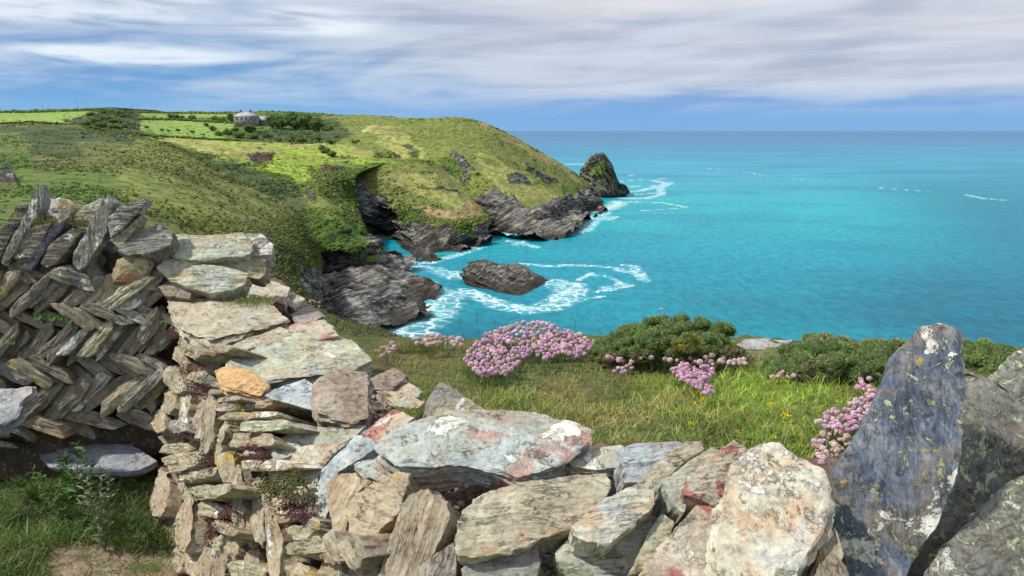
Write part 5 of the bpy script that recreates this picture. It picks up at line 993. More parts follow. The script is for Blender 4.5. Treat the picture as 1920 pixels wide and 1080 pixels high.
def build_near_ground():
    pxs = np.linspace(-500, 620, 120); pys = np.linspace(760, 1500, 90); gx, gy = np.meshgrid(pxs, pys)
    V = on_plane(np.stack([gx.ravel(), gy.ravel()], 1), np.array([0, 0, ZT - 1.62]), np.array([0, 0, 1.0])); V[:, 2] += fbm(V * 4, 4, 15) * .03
    x, y = gx.ravel(), gy.ravel()
    dirt = sstep(y - 35 * fbm(V * 3, 2, 2), 1015, 1050) * sstep(x, 60, 110)
    earth = np.exp(-(((x - 35) / 60) ** 2 + ((y - 865) / 22) ** 2))
    col = np.array((.030, .036, .014)) * (1 - dirt[:, None]) + np.array((.32, .235, .175)) * dirt[:, None]; col = col * (1 - earth[:, None]) + np.array((.11, .065, .045)) * earth[:, None]
    tag(mk('near_ground', V, grid_faces(len(pys), len(pxs)), M_GROUND, attrs={'cover': col}), kind='structure')
    r = np.random.RandomState(8); n = 26000; px = r.uniform(-60, 340, n); py = r.uniform(840, 1130, n)
    P = on_plane(np.stack([px, py], 1), np.array([0, 0, ZT - 1.62]), np.array([0, 0, 1.0])); P[:, 2] += fbm(P * 4, 4, 15) * .03
    d2 = sstep(py - 35 * fbm(P * 3, 2, 2), 1010, 1045) * sstep(px, 60, 110)
    bed = np.exp(-(((px - 30) / 60) ** 2 + ((py - 868) / 22) ** 2)); keep = (r.rand(n) > d2 * .96) & (r.rand(n) > bed * .9) & (px < 300 + (py - 840) * .1); P, px, py = P[keep], px[keep], py[keep]; nn = len(P)
    cl = fbm(P * 6, 3, 3); col = np.array((.11, .18, .045)) * r.uniform(.5, 1.7, (nn, 1)) * (1 + .4 * np.clip(cl, -1, 1))[:, None]
    st = r.rand(nn) < .17; col[st] = np.array((.30, .26, .15)) * r.uniform(.5, 1.3, (st.sum(), 1))
    L = r.uniform(.03, .085, nn) * (1 + .6 * np.clip(cl, -.5, 1))
    tag(blades('grass', P, L, r.uniform(.0015, .0036, nn), col, r, M_BLADE, .8, droop=.9), kind='stuff')
    # tall leafy weeds under the stone step
    spots = [(150, 960, .30, (.075, .15, .04)), (120, 985, .24, (.09, .17, .05)), (165, 990, .30, (.07, .14, .04)), (198, 1035, .34, (.15, .18, .10)), (60, 950, .16, (.08, .14, .04)), (185, 1010, .2, (.12, .17, .07))]
    labs = ['tall bright leafy weed just under the middle of the stone step', 'mid green leafy weed left of the tall bright weed', 'dark green leafy weed right of the tall bright weed', 'tall grey green prickly weed nearest the bare earth', 'low leafy weed under the left end of the stone step', 'small yellowish weed between the grey green weed and the dark one']
    for (a, b, h, c), lb in zip(spots, labs):
        g = zp(a, b, -1.62); root = empty('weed', tuple(g), lb, 'weed', 'leafy weeds below the stone step')
        m_ = 4; zz = np.linspace(.0, h, 12); Sv, cl = [], []
        n = int(70 + h * 400); t_ = r.rand(n) ** .8; stemi = r.randint(0, 4, n); sa = np.array([0, 1.7, 3.3, 4.8]); sx = np.cos(sa) * .035; sy = np.sin(sa) * .035
        P = np.stack([g[0] + sx[stemi] * t_ * 1.6, g[1] + sy[stemi] * t_ * 1.6, g[2] + h * t_], 1)
        blades('leaf', P, r.uniform(.02, .055, n) * (1.1 - .5 * t_), r.uniform(.005, .011, n), np.array(c) * r.uniform(.6, 1.5, (n, 1)), r, M_BLADE, 1.6, root, droop=.9)
        P = np.repeat(np.array([[g[0], g[1], g[2]]]), 4, 0) + np.stack([sx * .1, sy * .1, sx * 0], 1)
        blades('stem', P, np.full(4, h), np.full(4, .004), np.tile(np.array((.14, .17, .07)), (4, 1)), r, M_BLADE, .15, root, droop=.1)
build_near_ground()
# tufts on the wall
def tuft(px, py, anchor, n, L, c1, label, seed, spread=.05, name='grass_tuft', W=(.0012, .003), lean=.7):
    r = np.random.RandomState(seed); a = np.asarray(anchor); P = a + r.normal(0, 1, (n, 3)) * np.array([spread, spread * .6, .003])
    col = np.array(c1) * r.uniform(.55, 1.5, (n, 1)); s_ = r.rand(n) < .25; col[s_] = np.array((.34, .28, .14)) * r.uniform(.6, 1.2, (s_.sum(), 1))
    V = P - a; root = blades(name, V, r.uniform(.4, 1, n) * L, r.uniform(*W, n), col, r, M_BLADE, lean, droop=.8); root.location = a
    tag(root, label, 'grass tuft')
tuft(470, 565, zp(470, 568, -.76), 420, .055, (.14, .20, .045), 'green grass tuft on the wall behind the thick rectangular buff slab', 1, .055)
tuft(385, 550, zp(385, 556, -.78), 200, .04, (.17, .17, .06), 'sparse brownish grass tuft under the broad ribbed stone', 2, .045)
tuft(767, 775, zp(767, 782, -.90), 380, .045, (.22, .30, .05), 'bright yellow green grass tuft between the rust red triangular slab and the turf', 3, .028)
tuft(150, 408, at(150, 425, 3.2), 260, .09, (.26, .24, .09), 'straw coloured grass tuft on the left wall by the white crusted stone', 4, .05)
tuft(215, 440, at(214, 442, 3.18), 200, .10, (.15, .22, .05), 'green grass tuft below the sharp pale splinter stone', 5, .03)
tuft(80, 412, at(86, 420, 3.1), 90, .09, (.2, .24, .08), 'thin grass tuft beside the tall grey spike', 6, .04)
tuft(285, 1065, zp(287, 1070, -1.58), 260, .06, (.18, .25, .06), 'short grass tuft at the foot of the near wall', 7, .045)
tuft(780, 640, turf(780, 655), 900, .05, (.15, .20, .045), 'rounded soft grass tuft at the left end of the cliff top turf', 8, .07)
# sedum and moss cushions
def cushion(name, px, py, anchor, n, rad, rx, ry, col, label, seed, nrm_=(0, -.5, .85)):
    r = np.random.RandomState(seed); a = np.asarray(anchor); u, v, w_ = frame(nrm_); q = r.normal(0, .5, (n, 2)); P = u * (q[:, :1] * rx) + v * (q[:, 1:] * ry) + w_ * (.003 + r.rand(n, 1) * rad * .8)
    ico = np.array([(0, 0, 1), (.9, 0, .3), (.28, .85, .3), (-.73, .53, .3), (-.73, -.53, .3), (.28, -.85, .3), (0, 0, -.6)]); F = np.array([(0, 1, 2), (0, 2, 3), (0, 3, 4), (0, 4, 5), (0, 5, 1), (6, 2, 1), (6, 3, 2), (6, 4, 3), (6, 5, 4), (6, 1, 5)])
    s_ = r.uniform(.5, 1, n) * rad; V = (P[:, None, :] + ico[None] * s_[:, None, None]).reshape(-1, 3); FF = (F[None] + (np.arange(n) * 7)[:, None, None]).reshape(-1, 3)
    c = np.repeat(np.array(col) * r.uniform(.5, 1.6, (n, 1)), 7, 0)
    o = mk(name, V, FF, M_BLADE, attrs={'tint': c}); o.location = a; tag(o, label, 'stonecrop' if name == 'stonecrop' else 'moss')
MAR = (.13, .055, .065); GRN = (.10, .12, .04)
for i, (px, py, rx, ry, c, lb) in enumerate([(328, 628, .035, .02, MAR, 'dark red stonecrop at the left corner of the thick rectangular buff slab'), (365, 690, .045, .02, (.26, .12, .11), 'pinkish stonecrop over the joint left of the orange stained slab'), (378, 728, .06, .025, MAR, 'long maroon stonecrop patch above the tall brown face stones'),
        (352, 812, .035, .02, (.13, .06, .07), 'dark purple stonecrop on a ledge of the near wall'), (385, 865, .03, .05, (.14, .06, .06), 'tall patch of brown red stonecrop between two face stones of the near wall'), (482, 858, .055, .008, MAR, 'thin bright maroon stonecrop strip over a white crusted ledge'),
        (478, 841, .03, .008, (.12, .05, .08), 'small purple stonecrop under the pale ledge stone'), (548, 952, .03, .012, MAR, 'upper of two maroon stonecrop strips on the near wall'), (565, 968, .04, .012, MAR, 'lower of two maroon stonecrop strips on the near wall'),
        (430, 955, .03, .05, (.16, .07, .06), 'broad brown red stonecrop patch in a hollow of the near wall'), (395, 1000, .015, .04, (.13, .06, .05), 'narrow dark stonecrop strip low on the near wall')]):
    cushion('stonecrop', px, py, np_(px, py, -.03), 260, .0042, rx * 1.15, ry, c, lb, i + 20, (0, -.8, .6))
for i, (px, py, rx, ry, c, lb) in enumerate([(545, 912, .05, .028, GRN, 'dark green moss cushion under the leaning red and grey slab'), (500, 915, .03, .03, (.13, .13, .05), 'olive moss cushion left of the dark green one'), (448, 775, .012, .03, (.22, .24, .05), 'yellow green moss beside the layered ledge of the near wall'), (560, 935, .045, .015, (.12, .10, .06), 'brown moss strip above the maroon stonecrop'), (330, 1000, .02, .04, (.20, .20, .10), 'pale green moss low on the near wall')]):
    cushion('moss', px, py, np_(px, py, -.022), 300, .0045, rx, ry, c, lb, i + 50, (0, -.8, .6))
# round leaves of pennywort growing out of the left wall
for i, (px, py, rr) in enumerate([(70, 592, 8), (97, 594, 8), (112, 595, 6), (128, 600, 7), (12, 493, 5), (23, 640, 6), (128, 508, 4)]):
    a = fp(px, py, -.05); m_ = 14; th = np.linspace(0, 2 * np.pi, m_, endpoint=False); R_ = rr / FPX * 3.1
    V = np.vstack([[0, .006, 0], np.stack([np.cos(th) * R_ * .45, np.full(m_, .001), np.sin(th) * R_ * .45], 1), np.stack([np.cos(th) * R_, -.003 + .002 * np.cos(th * 4), np.sin(th) * R_], 1), [0, .03, -.01]])
    F = [np.array([(0, 1 + k, 1 + (k + 1) % m_) for k in range(m_)] + [(2 * m_ + 1, 1 + k, 1 + (k + 1) % m_) for k in range(m_)]), np.array([(1 + k, 1 + m_ + k, 1 + m_ + (k + 1) % m_, 1 + (k + 1) % m_) for k in range(m_)])]
    o = mk('pennywort_leaf', V, F, M_BLADE, attrs={'tint': np.tile(np.array((.12, .22, .06)), (len(V), 1))}); o.location = a
    tag(o, ['large pennywort leaf first in the row of four', 'large pennywort leaf second in the row of four', 'small pennywort leaf third in the row of four', 'pennywort leaf at the right end of the row of four', 'small pennywort leaf high under the dark upright stone at the picture edge', 'pennywort leaf low down at the left edge of the herringbone wall', 'tiny pennywort leaf under the dark rounded coping stone'][i], 'plant', 'pennywort leaves in the herringbone wall')

# ================================================================ thrift
def head_mesh(name, col, seed, faded=False):
    r = np.random.RandomState(seed); n = 70; i = np.arange(n) + .5; ph = np.arccos(1 - 1.72 * i / n); th = np.pi * (1 + 5 ** .5) * i
    D = np.stack([np.cos(th) * np.sin(ph), np.sin(th) * np.sin(ph), np.cos(ph)], 1); R_ = .0125
    V, F, C = [], [], []
    for k in range(n):
        d = D[k]; u = nrm(np.cross(d, r.normal(0, 1, 3))); v = np.cross(d, u); s_ = R_ * r.uniform(.24, .36); o = d * R_ * r.uniform(.80, 1.05) * np.array([1, 1, .85]); c = np.array(col) * r.uniform(.7, 1.35); b = len(V)
        for a_ in range(5): V.append(o + (u * math.cos(a_ * 1.257) + v * math.sin(a_ * 1.257)) * s_ + d * s_ * .5); C.append(c)
        V.append(o * .86); C.append(c * .65)
        for a_ in range(5): F.append((b + a_, b + (a_ + 1) % 5, b + 5))
    me = mk(name, np.array(V), np.array(F), M_PETAL, attrs={'tint': np.array(C)}, smooth=False)
    d_ = me.data; bpy.data.objects.remove(me); return d_
M_PETAL = blade_mat('thrift_petals', .7, .3)
HM = [head_mesh('flower_head', c, k) for k, c in enumerate([(.82, .56, .74), (.77, .50, .70), (.88, .72, .80), (.72, .56, .50), (.80, .44, .66), (.62, .48, .36)])]
def gather(meshes, M4, name, parent, mat):        # many heads as one mesh
    Vs, Fs, Cs, o = [], [], [], 0
    for me, M in zip(meshes, M4):
        n = len(me.vertices); co = np.zeros(n * 3, np.float32); me.vertices.foreach_get('co', co); co = co.reshape(-1, 3); f = np.zeros(len(me.loops), np.int32); me.loops.foreach_get('vertex_index', f)
        c = np.zeros(n * 4, np.float32); me.attributes['tint'].data.foreach_get('color', c); Vs.append(co @ np.array(M.to_3x3()).T + np.array(M.translation)); Fs.append(f.reshape(-1, 3) + o); Cs.append(c.reshape(-1, 4)[:, :3]); o += n
    return mk(name, np.vstack(Vs), np.vstack(Fs), mat, parent=parent, attrs={'tint': np.vstack(Cs)}, smooth=False)
def thrift(poly, count, kinds, label, seed, drop=26, fol=1.0, size=1.0, stemcol=(.10, .15, .045)):
    r = np.random.RandomState(seed); pts = []
    xs = [p[0] for p in poly]; ys = [p[1] for p in poly]
    tries = 0
    while len(pts) < count and tries < 20000:
        tries += 1; x, y = r.uniform(min(xs), max(xs)), r.uniform(min(ys), max(ys))
        if in_poly(np.array([x]), np.array([y]), poly)[0] and all((x - a) ** 2 + (y - b) ** 2 > 26 * size for a, b in pts[-400:]): pts.append((x, y))
    cx = sum(xs) / len(xs); yb = max(ys); g0 = turf(cx, yb); root = empty('thrift_plant', tuple(g0), label, 'thrift', 'thrift plants in flower on the cliff top')
    SP, SL, SD = [], [], []; extra = ([], [])
    pts.sort(key=lambda p: -p[1])
    for k, (x, y) in enumerate(pts):
        dr = drop + r.uniform(-6, 10); g = turf(x + r.normal(0, 3), y + dr); Yd = g[1] + r.normal(0, .01); h = at(x, y, Yd)
        s_ = min(size, 1.0) * r.uniform(.58, 1.08) * np.clip(g[1] / 3.0, .75, 1.35) * .95; kd = kinds[r.randint(len(kinds))]
        M = Matrix.Translation(Vector(h - g0)) @ Matrix.Rotation(r.uniform(0, 6.28), 4, 'Z') @ Matrix.Rotation(r.normal(0, .35), 4, 'X') @ Matrix.Scale(s_, 4)
        if k < 98:
            o = bpy.data.objects.new('flower_head', HM[kd]); COL.objects.link(o); o.parent = root; o.matrix_local = M
        else: extra[0].append(HM[kd]); extra[1].append(M)
        foot = g + np.array([0, 0, -.01]); SP.append(foot); SD.append(h - foot)
    if extra[0]: tag(gather(extra[0], extra[1], 'flower_heads', root, M_PETAL), kind='stuff')
    SP = np.array(SP); SD = np.array(SD); n = len(SP); s = np.tile(np.array([.0009, 0, 0]), (n, 1)); bend = r.normal(0, .006, (n, 3)) * [1, 1, 0]
    V = np.stack([SP - s, SP + s, SP + SD * .5 + bend - s, SP + SD * .5 + bend + s, SP + SD - s, SP + SD + s], 1).reshape(-1, 3) - g0; b = (np.arange(n) * 6)[:, None]
    SV, SF, stc = V, np.vstack([b + np.array([0, 1, 3, 2]), b + np.array([2, 3, 5, 4])]), np.tile(np.array(stemcol), (len(V), 1))
    m_ = int(count * 16 * fol)
    if m_ > 20:
        k = r.randint(0, n, m_); P = SP[k] + r.normal(0, .022, (m_, 3)) * [1, 1, .15]
        blades('foliage', P, r.uniform(.02, .05, m_), r.uniform(.001, .002, m_), np.array((.055, .095, .03)) * r.uniform(.5, 1.7, (m_, 1)), r, M_BLADE, .6, root, extra=(SV, SF, stc))
PK = [0, 0, 0, 1, 1, 2]; FD = [3, 3, 5, 2]
thrift([(866, 672), (895, 640), (930, 616), (985, 603), (1030, 606), (1070, 622), (1112, 634), (1120, 655), (1088, 668), (1055, 664), (1020, 672), (995, 660), (962, 690), (945, 706), (930, 700), (905, 708), (890, 692)], 270, PK + [2, 0, 3], 'big dome of pink thrift on the cliff edge above the rock islet', 1, 24, 1.6, 1.0)
thrift([(1100, 640), (1122, 645), (1160, 655), (1192, 664), (1188, 678), (1150, 674), (1112, 660)], 48, [1, 1, 3, 2, 0], 'trail of paler thrift running from the big dome to the gorse bush', 2, 18)
thrift([(1256, 692), (1280, 678), (1300, 690), (1338, 682), (1336, 700), (1325, 712), (1338, 736), (1322, 738), (1300, 720), (1272, 712)], 62, [4, 0, 0, 1], 'bright pink thrift clump in the green grass below the gorse bush', 3, 26)
thrift([(1195, 655), (1230, 648), (1290, 652), (1330, 664), (1400, 670), (1398, 684), (1340, 680), (1262, 676), (1200, 672)], 70, [3, 3, 5, 2, 1], 'faded thrift heads in a band along the foot of the middle gorse bush', 4, 20)
thrift([(1528, 790), (1545, 772), (1590, 758), (1622, 738), (1645, 742), (1650, 765), (1618, 800), (1590, 808), (1545, 800)], 75, [0, 0, 1, 4, 2], 'pink thrift clump beside the upper left edge of the tall blue slate', 5, 40)
thrift([(1524, 830), (1540, 808), (1590, 806), (1600, 826), (1580, 858), (1548, 872), (1530, 862)], 42, [3, 5, 2, 0], 'browning thrift heads below the pink clump beside the tall blue slate', 6, 30)
thrift([(775, 636), (800, 628), (830, 630), (868, 636), (866, 648), (830, 645), (780, 648)], 30, FD + [2, 2], 'thin row of fading thrift on the skyline left of the big dome', 7, 20, .6)
thrift([(703, 655), (735, 642), (748, 655), (722, 668), (704, 666)], 14, FD, 'few pale thrift heads by the outer corner of the wall', 8, 14, .5, .9)
thrift([(1140, 668), (1190, 672), (1186, 700), (1150, 700)], 12, [2, 3, 1], 'handful of scattered thrift heads between the dome and the bright clump', 9, 16, .4)
thrift([(1436, 698), (1470, 692), (1498, 692), (1500, 704), (1445, 712)], 9, [0, 4, 3], 'few bright thrift heads at the foot of the right gorse bush', 10, 20, .3)
thrift([(1602, 712), (1640, 706), (1640, 738), (1610, 735)], 9, [0, 4, 2], 'small pink thrift clump between the gorse and the tall blue slate', 11, 24, .3)
# yellow trefoil
YL = ['yellow trefoil flower right of the bright pink thrift clump', 'biggest yellow trefoil flower in the middle of the tall green grass', 'yellow trefoil flower nearest the clump by the tall blue slate', 'yellow trefoil flower left of centre in the short turf', 'low yellow trefoil flower above the pale green leaning stone', 'lowest yellow trefoil flower just above the big upright pale slab', 'topmost yellow trefoil flower just under the bright pink thrift clump', 'leftmost yellow trefoil flower in the dry turf', 'second yellow trefoil flower beside the one in the tall green grass']
r = np.random.RandomState(4)
for k, (x, y) in enumerate([(1303, 757), (1443, 758), (1475, 784), (1327, 783), (1382, 810), (1450, 820), (1318, 749), (1295, 796), (1470, 776)]):
    g = turf(x, y + 12); h = at(x, y, g[1]) - g; n = 9; P = np.tile(h, (n, 1)) + r.normal(0, .005, (n, 3)); root = empty('yellow_trefoil', tuple(g), YL[k], 'wildflower', 'yellow trefoil flowers in the turf')
    blades('petal', P + g, r.uniform(.006, .011, n), r.uniform(.006, .009, n), np.tile(np.array((.75, .52, .02)), (n, 1)), r, M_PETAL, 1.4, root)
    blades('stem', np.array([g, g + .002]), np.full(2, max(.01, h[2] + .003)), np.full(2, .002), np.tile(np.array((.1, .16, .04)), (2, 1)), r, M_BLADE, .05, root, droop=.05)
# tall grass seed heads against the water
for k, (x0, y0, x1, y1) in enumerate([(876, 655, 862, 605), (899, 650, 893, 588), (931, 650, 927, 606), (1080, 650, 1078, 606)]):
    g = turf(x0, y0 + 6); tp = at(x1, y1, g[1]) - g; root = empty('grass_stalk', tuple(g), ['shorter bent grass stalk with a brown seed head left of the big thrift dome', 'tallest grass stalk standing over the water left of the thrift', 'green grass stalk rising beside the first thrift heads', 'hair thin grass stalk rising from the middle of the big thrift dome'][k], 'grass stalk')
    w_ = .0011; V = np.array([(-w_, 0, 0), (w_, 0, 0), (tp[0] * .5 - w_ + .004, tp[1] * .5, tp[2] * .5), (tp[0] * .5 + w_ + .004, tp[1] * .5, tp[2] * .5), (tp[0] - w_, tp[1], tp[2]), (tp[0] + w_, tp[1], tp[2])])
    mk('stem', V, np.array([(0, 1, 3, 2), (2, 3, 5, 4)]), M_BLADE, parent=root, attrs={'tint': np.tile(np.array((.13, .16, .06)), (6, 1))})
    n = 40; t_ = r.rand(n) * .03; P = g + tp + np.array([0, 0, -.012]) + np.stack([t_ * 0, t_ * 0, t_], 1); blades('seed_head', P, r.uniform(.005, .009, n), r.uniform(.002, .003, n), np.array((.26, .22, .10)) * r.uniform(.7, 1.3, (n, 1)), r, M_BLADE, .35, root, dirv=(.2, 0, .3))

# ================================================================ gorse and other bushes
def sphere_pts(n):
    i = np.arange(n) + .5; ph = np.arccos(1 - 2 * i / n); th = np.pi * (1 + 5 ** .5) * i; return np.stack([np.cos(th) * np.sin(ph), np.sin(th) * np.sin(ph), np.cos(ph)], 1)
UVS = []
def lob(n1=7, n2=10):
    ph = np.linspace(0, np.pi, n1)[:, None]; th = np.linspace(0, 2 * np.pi, n2, endpoint=False)[None]; V = np.stack([np.cos(th) * np.sin(ph), np.sin(th) * np.sin(ph), np.cos(ph) + 0 * th], -1).reshape(-1, 3); return V, grid_faces(n1, n2, True)
LV, LF = lob()
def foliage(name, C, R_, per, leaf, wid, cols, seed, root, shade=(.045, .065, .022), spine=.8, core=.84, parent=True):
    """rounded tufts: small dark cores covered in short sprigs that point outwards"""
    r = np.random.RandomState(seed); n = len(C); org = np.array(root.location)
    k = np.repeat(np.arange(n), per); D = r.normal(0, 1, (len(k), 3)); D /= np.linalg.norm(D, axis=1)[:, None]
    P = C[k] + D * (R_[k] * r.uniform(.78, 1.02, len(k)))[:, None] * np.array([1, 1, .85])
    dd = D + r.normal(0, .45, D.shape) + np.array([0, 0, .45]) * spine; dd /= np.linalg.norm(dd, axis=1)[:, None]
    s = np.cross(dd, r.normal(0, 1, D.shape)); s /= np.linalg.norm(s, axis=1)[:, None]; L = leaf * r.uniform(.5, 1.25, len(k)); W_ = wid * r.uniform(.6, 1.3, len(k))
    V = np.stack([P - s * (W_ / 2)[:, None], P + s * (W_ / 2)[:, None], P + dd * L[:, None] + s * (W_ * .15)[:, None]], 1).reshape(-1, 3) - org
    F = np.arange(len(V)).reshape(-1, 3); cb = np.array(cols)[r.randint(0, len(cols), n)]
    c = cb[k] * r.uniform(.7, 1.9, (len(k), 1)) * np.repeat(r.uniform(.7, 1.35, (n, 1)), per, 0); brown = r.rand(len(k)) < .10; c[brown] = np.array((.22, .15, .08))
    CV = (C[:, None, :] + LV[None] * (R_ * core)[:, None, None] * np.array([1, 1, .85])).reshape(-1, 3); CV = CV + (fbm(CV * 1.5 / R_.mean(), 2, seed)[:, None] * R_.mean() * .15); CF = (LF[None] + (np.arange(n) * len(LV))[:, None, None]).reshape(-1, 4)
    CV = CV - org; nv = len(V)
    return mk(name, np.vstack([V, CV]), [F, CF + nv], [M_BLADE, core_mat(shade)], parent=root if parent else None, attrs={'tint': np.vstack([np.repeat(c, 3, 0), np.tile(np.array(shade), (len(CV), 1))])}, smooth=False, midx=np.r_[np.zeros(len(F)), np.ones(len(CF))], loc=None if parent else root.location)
class Anchor:
    def __init__(s, p): s.location = tuple(p)
def bush(name, prof, py0, Yd, dep, label, cat, seed, nl=120, lr=(.022, .045), per=150, leaf=.012, wid=.0035, cols=((.10, .17, .04), (.07, .14, .035), (.14, .20, .05)), stems=True, group=None, sub='branches'):
    """prof: top outline [(px, py)]; py0: foot line"""
    r = np.random.RandomState(seed); xs = np.array([p[0] for p in prof]); ys = np.array([p[1] for p in prof]); cx = xs.mean(); root = Anchor(at(cx, py0, Yd)); C, R_ = [], []
    xm, xr = (xs.min() + xs.max()) / 2, (xs.max() - xs.min()) / 2
    for i in range(nl):
        x = r.uniform(xs.min() + 3, xs.max() - 3); yt = np.interp(x, xs, ys); f = r.rand() ** .75; y = yt + (py0 - yt) * f * .88; rad = r.uniform(*lr); e = math.sqrt(max(0, 1 - ((x - xm) / xr) ** 2))
        front = -dep * e * (math.sin(min(1, f * 1.15) * math.pi / 2)) * r.uniform(.75, 1.0) if r.rand() < .75 else r.uniform(-.3, 1) * dep * e
        Yq = Yd + front; rp = rad / Yq * FPX; C.append(at(x, max(y, yt + rp * .9), Yq)); R_.append(rad)
    return tag(foliage(name, np.array(C), np.array(R_), per, leaf, wid, cols, seed, root, parent=False), label, cat, group)
CM = {}
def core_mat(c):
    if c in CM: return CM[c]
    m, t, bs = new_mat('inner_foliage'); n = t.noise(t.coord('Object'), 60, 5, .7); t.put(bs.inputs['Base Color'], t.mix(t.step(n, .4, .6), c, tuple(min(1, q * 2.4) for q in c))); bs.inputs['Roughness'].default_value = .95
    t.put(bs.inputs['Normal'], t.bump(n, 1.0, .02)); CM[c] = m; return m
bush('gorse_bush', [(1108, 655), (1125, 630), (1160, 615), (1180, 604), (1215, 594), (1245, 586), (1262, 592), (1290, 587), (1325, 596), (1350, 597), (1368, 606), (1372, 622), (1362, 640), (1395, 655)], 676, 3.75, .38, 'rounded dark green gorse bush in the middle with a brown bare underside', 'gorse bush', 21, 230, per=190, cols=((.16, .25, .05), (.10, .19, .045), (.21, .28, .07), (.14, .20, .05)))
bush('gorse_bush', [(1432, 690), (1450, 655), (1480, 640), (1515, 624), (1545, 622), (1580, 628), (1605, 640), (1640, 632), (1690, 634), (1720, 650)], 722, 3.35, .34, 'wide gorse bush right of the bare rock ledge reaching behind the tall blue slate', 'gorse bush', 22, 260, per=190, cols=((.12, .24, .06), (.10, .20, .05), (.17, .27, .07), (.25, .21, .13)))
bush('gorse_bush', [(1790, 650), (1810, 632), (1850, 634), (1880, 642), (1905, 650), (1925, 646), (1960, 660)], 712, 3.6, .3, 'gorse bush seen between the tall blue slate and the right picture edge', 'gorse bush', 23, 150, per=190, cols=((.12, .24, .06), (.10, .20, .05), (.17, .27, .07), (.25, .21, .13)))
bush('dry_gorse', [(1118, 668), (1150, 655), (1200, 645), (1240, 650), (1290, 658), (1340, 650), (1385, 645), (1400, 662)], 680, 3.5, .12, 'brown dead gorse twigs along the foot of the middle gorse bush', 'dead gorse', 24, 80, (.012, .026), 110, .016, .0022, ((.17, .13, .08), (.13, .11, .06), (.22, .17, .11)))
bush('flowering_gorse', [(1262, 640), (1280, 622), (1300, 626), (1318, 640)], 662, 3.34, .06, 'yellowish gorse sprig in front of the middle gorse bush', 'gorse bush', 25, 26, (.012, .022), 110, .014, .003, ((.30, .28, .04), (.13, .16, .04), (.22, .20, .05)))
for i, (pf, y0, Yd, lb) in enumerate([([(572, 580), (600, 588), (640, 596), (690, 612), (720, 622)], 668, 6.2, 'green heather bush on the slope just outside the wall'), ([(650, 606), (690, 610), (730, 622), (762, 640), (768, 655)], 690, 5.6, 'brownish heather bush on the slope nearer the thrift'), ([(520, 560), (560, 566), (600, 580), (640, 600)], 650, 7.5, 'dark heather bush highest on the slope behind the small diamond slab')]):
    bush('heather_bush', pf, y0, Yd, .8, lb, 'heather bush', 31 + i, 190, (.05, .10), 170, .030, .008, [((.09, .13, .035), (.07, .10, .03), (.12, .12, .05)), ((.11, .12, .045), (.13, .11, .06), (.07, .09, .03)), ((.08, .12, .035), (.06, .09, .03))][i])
# bare rock ledge on the cliff edge
o = slab('rock_ledge', [(1380, 652), (1392, 636), (1440, 633), (1486, 634), (1482, 655), (1460, 668), (1400, 668)], zp(1430, 650, -1.33), (0, -.1, 1), .12, 'step_z'); tag(o, 'bare grey rock ledge on the cliff edge between the two gorse bushes', 'rock')
# slope under the walls down to the sea, hidden mostly by the walls
cl = []
for z_, o_ in ((-1.45, .0), (-6, 2.5), (-20, 10), (-40, 22), (-62, 34)):
    cl.append([np.array([x, y + o_, ZT + z_]) for x, y in ((-60, 40), (-14, 12), (-3.2, 4.6), (-1.0, 4.3), (1.0, 4.5), (3.5, 5.0), (12, 3.0), (50, -10))])
V_ = np.array(cl); 
m_, nn_ = 90, 200
rows_ = [[tuple(p) for p in row] for row in cl]
A_ = np.stack([catmull(np.array(r_), nn_) for r_ in rows_]); A_ = np.stack([np.array([np.interp(np.linspace(0, 4, m_), np.arange(5), A_[:, j, k]) for k in range(3)]).T for j in range(nn_)], 1)
V_ = A_.reshape(-1, 3); V_[:, 2] -= .25; V_ += (fbm(V_ * .4, 4, 9) * .35)[:, None] * np.array([0, -.6, .2]) * sstep(V_[:, 2], ZT - 1.8, ZT - 4)[:, None]
tag(mk('cliff_slope', V_, grid_faces(m_, nn_), M_LAND, attrs={'cover': np.tile(np.array(C_OLIVE), (len(V_), 1)), 'rock': sstep(-V_[:, 2], -ZT + 5, -ZT + 20)}), kind='structure')
base_ = np.array([[-200, -120], [200, -120]])
gxx, gyy = np.meshgrid(np.linspace(-60, 50, 60), np.linspace(-120, 12, 60)); 
Vb = np.stack([gxx.ravel(), gyy.ravel(), np.full(3600, ZT - 1.72)], 1); lim = np.interp(Vb[:, 0], [-60, -14, -3.2, 3.5, 12, 50], [40, 12, 4.2, 4.2, 2.6, -10]); Vb[:, 1] = np.minimum(Vb[:, 1], lim)
Vb[:, 2] += -.25 * sstep(np.abs(Vb[:, 0]), 0, 8)
tag(mk('headland_ground', Vb, grid_faces(60, 60), M_LAND, attrs={'cover': np.tile(np.array(C_OLIVE), (3600, 1)), 'rock': np.zeros(3600)}), kind='structure')
# ================================================================ things on the far land
def on_grid(Gd, px, py):
    V = Gd.reshape(-1, 3); x, y = pix(V); d = (x - px) ** 2 + (y - py) ** 2; c = np.where(d < d.min() + 9)[0]; k = c[np.argmin(np.linalg.norm(V[c] - EYE, axis=1))]; return V[k].copy()
def paint(name, c, rough=.8, var=.25, sc=.6):
    m, t, bs = new_mat(name); n = t.noise(t.coord('Object'), sc, 6, .65); t.put(bs.inputs['Base Color'], t.mix(t.step(n, .35, .65), tuple(q * (1 - var) for q in c), tuple(min(1, q * (1 + var)) for q in c))); bs.inputs['Roughness'].default_value = rough; return m
def box(x0, x1, y0, y1, z0, z1):
    V = np.array([(x, y, z) for z in (z0, z1) for y in (y0, y1) for x in (x0, x1)], float); return V, np.array([(0, 2, 3, 1), (4, 5, 7, 6), (0, 1, 5, 4), (2, 6, 7, 3), (0, 4, 6, 2), (1, 3, 7, 5)])
def J(*bs_): V, F = join(bs_); return V, F
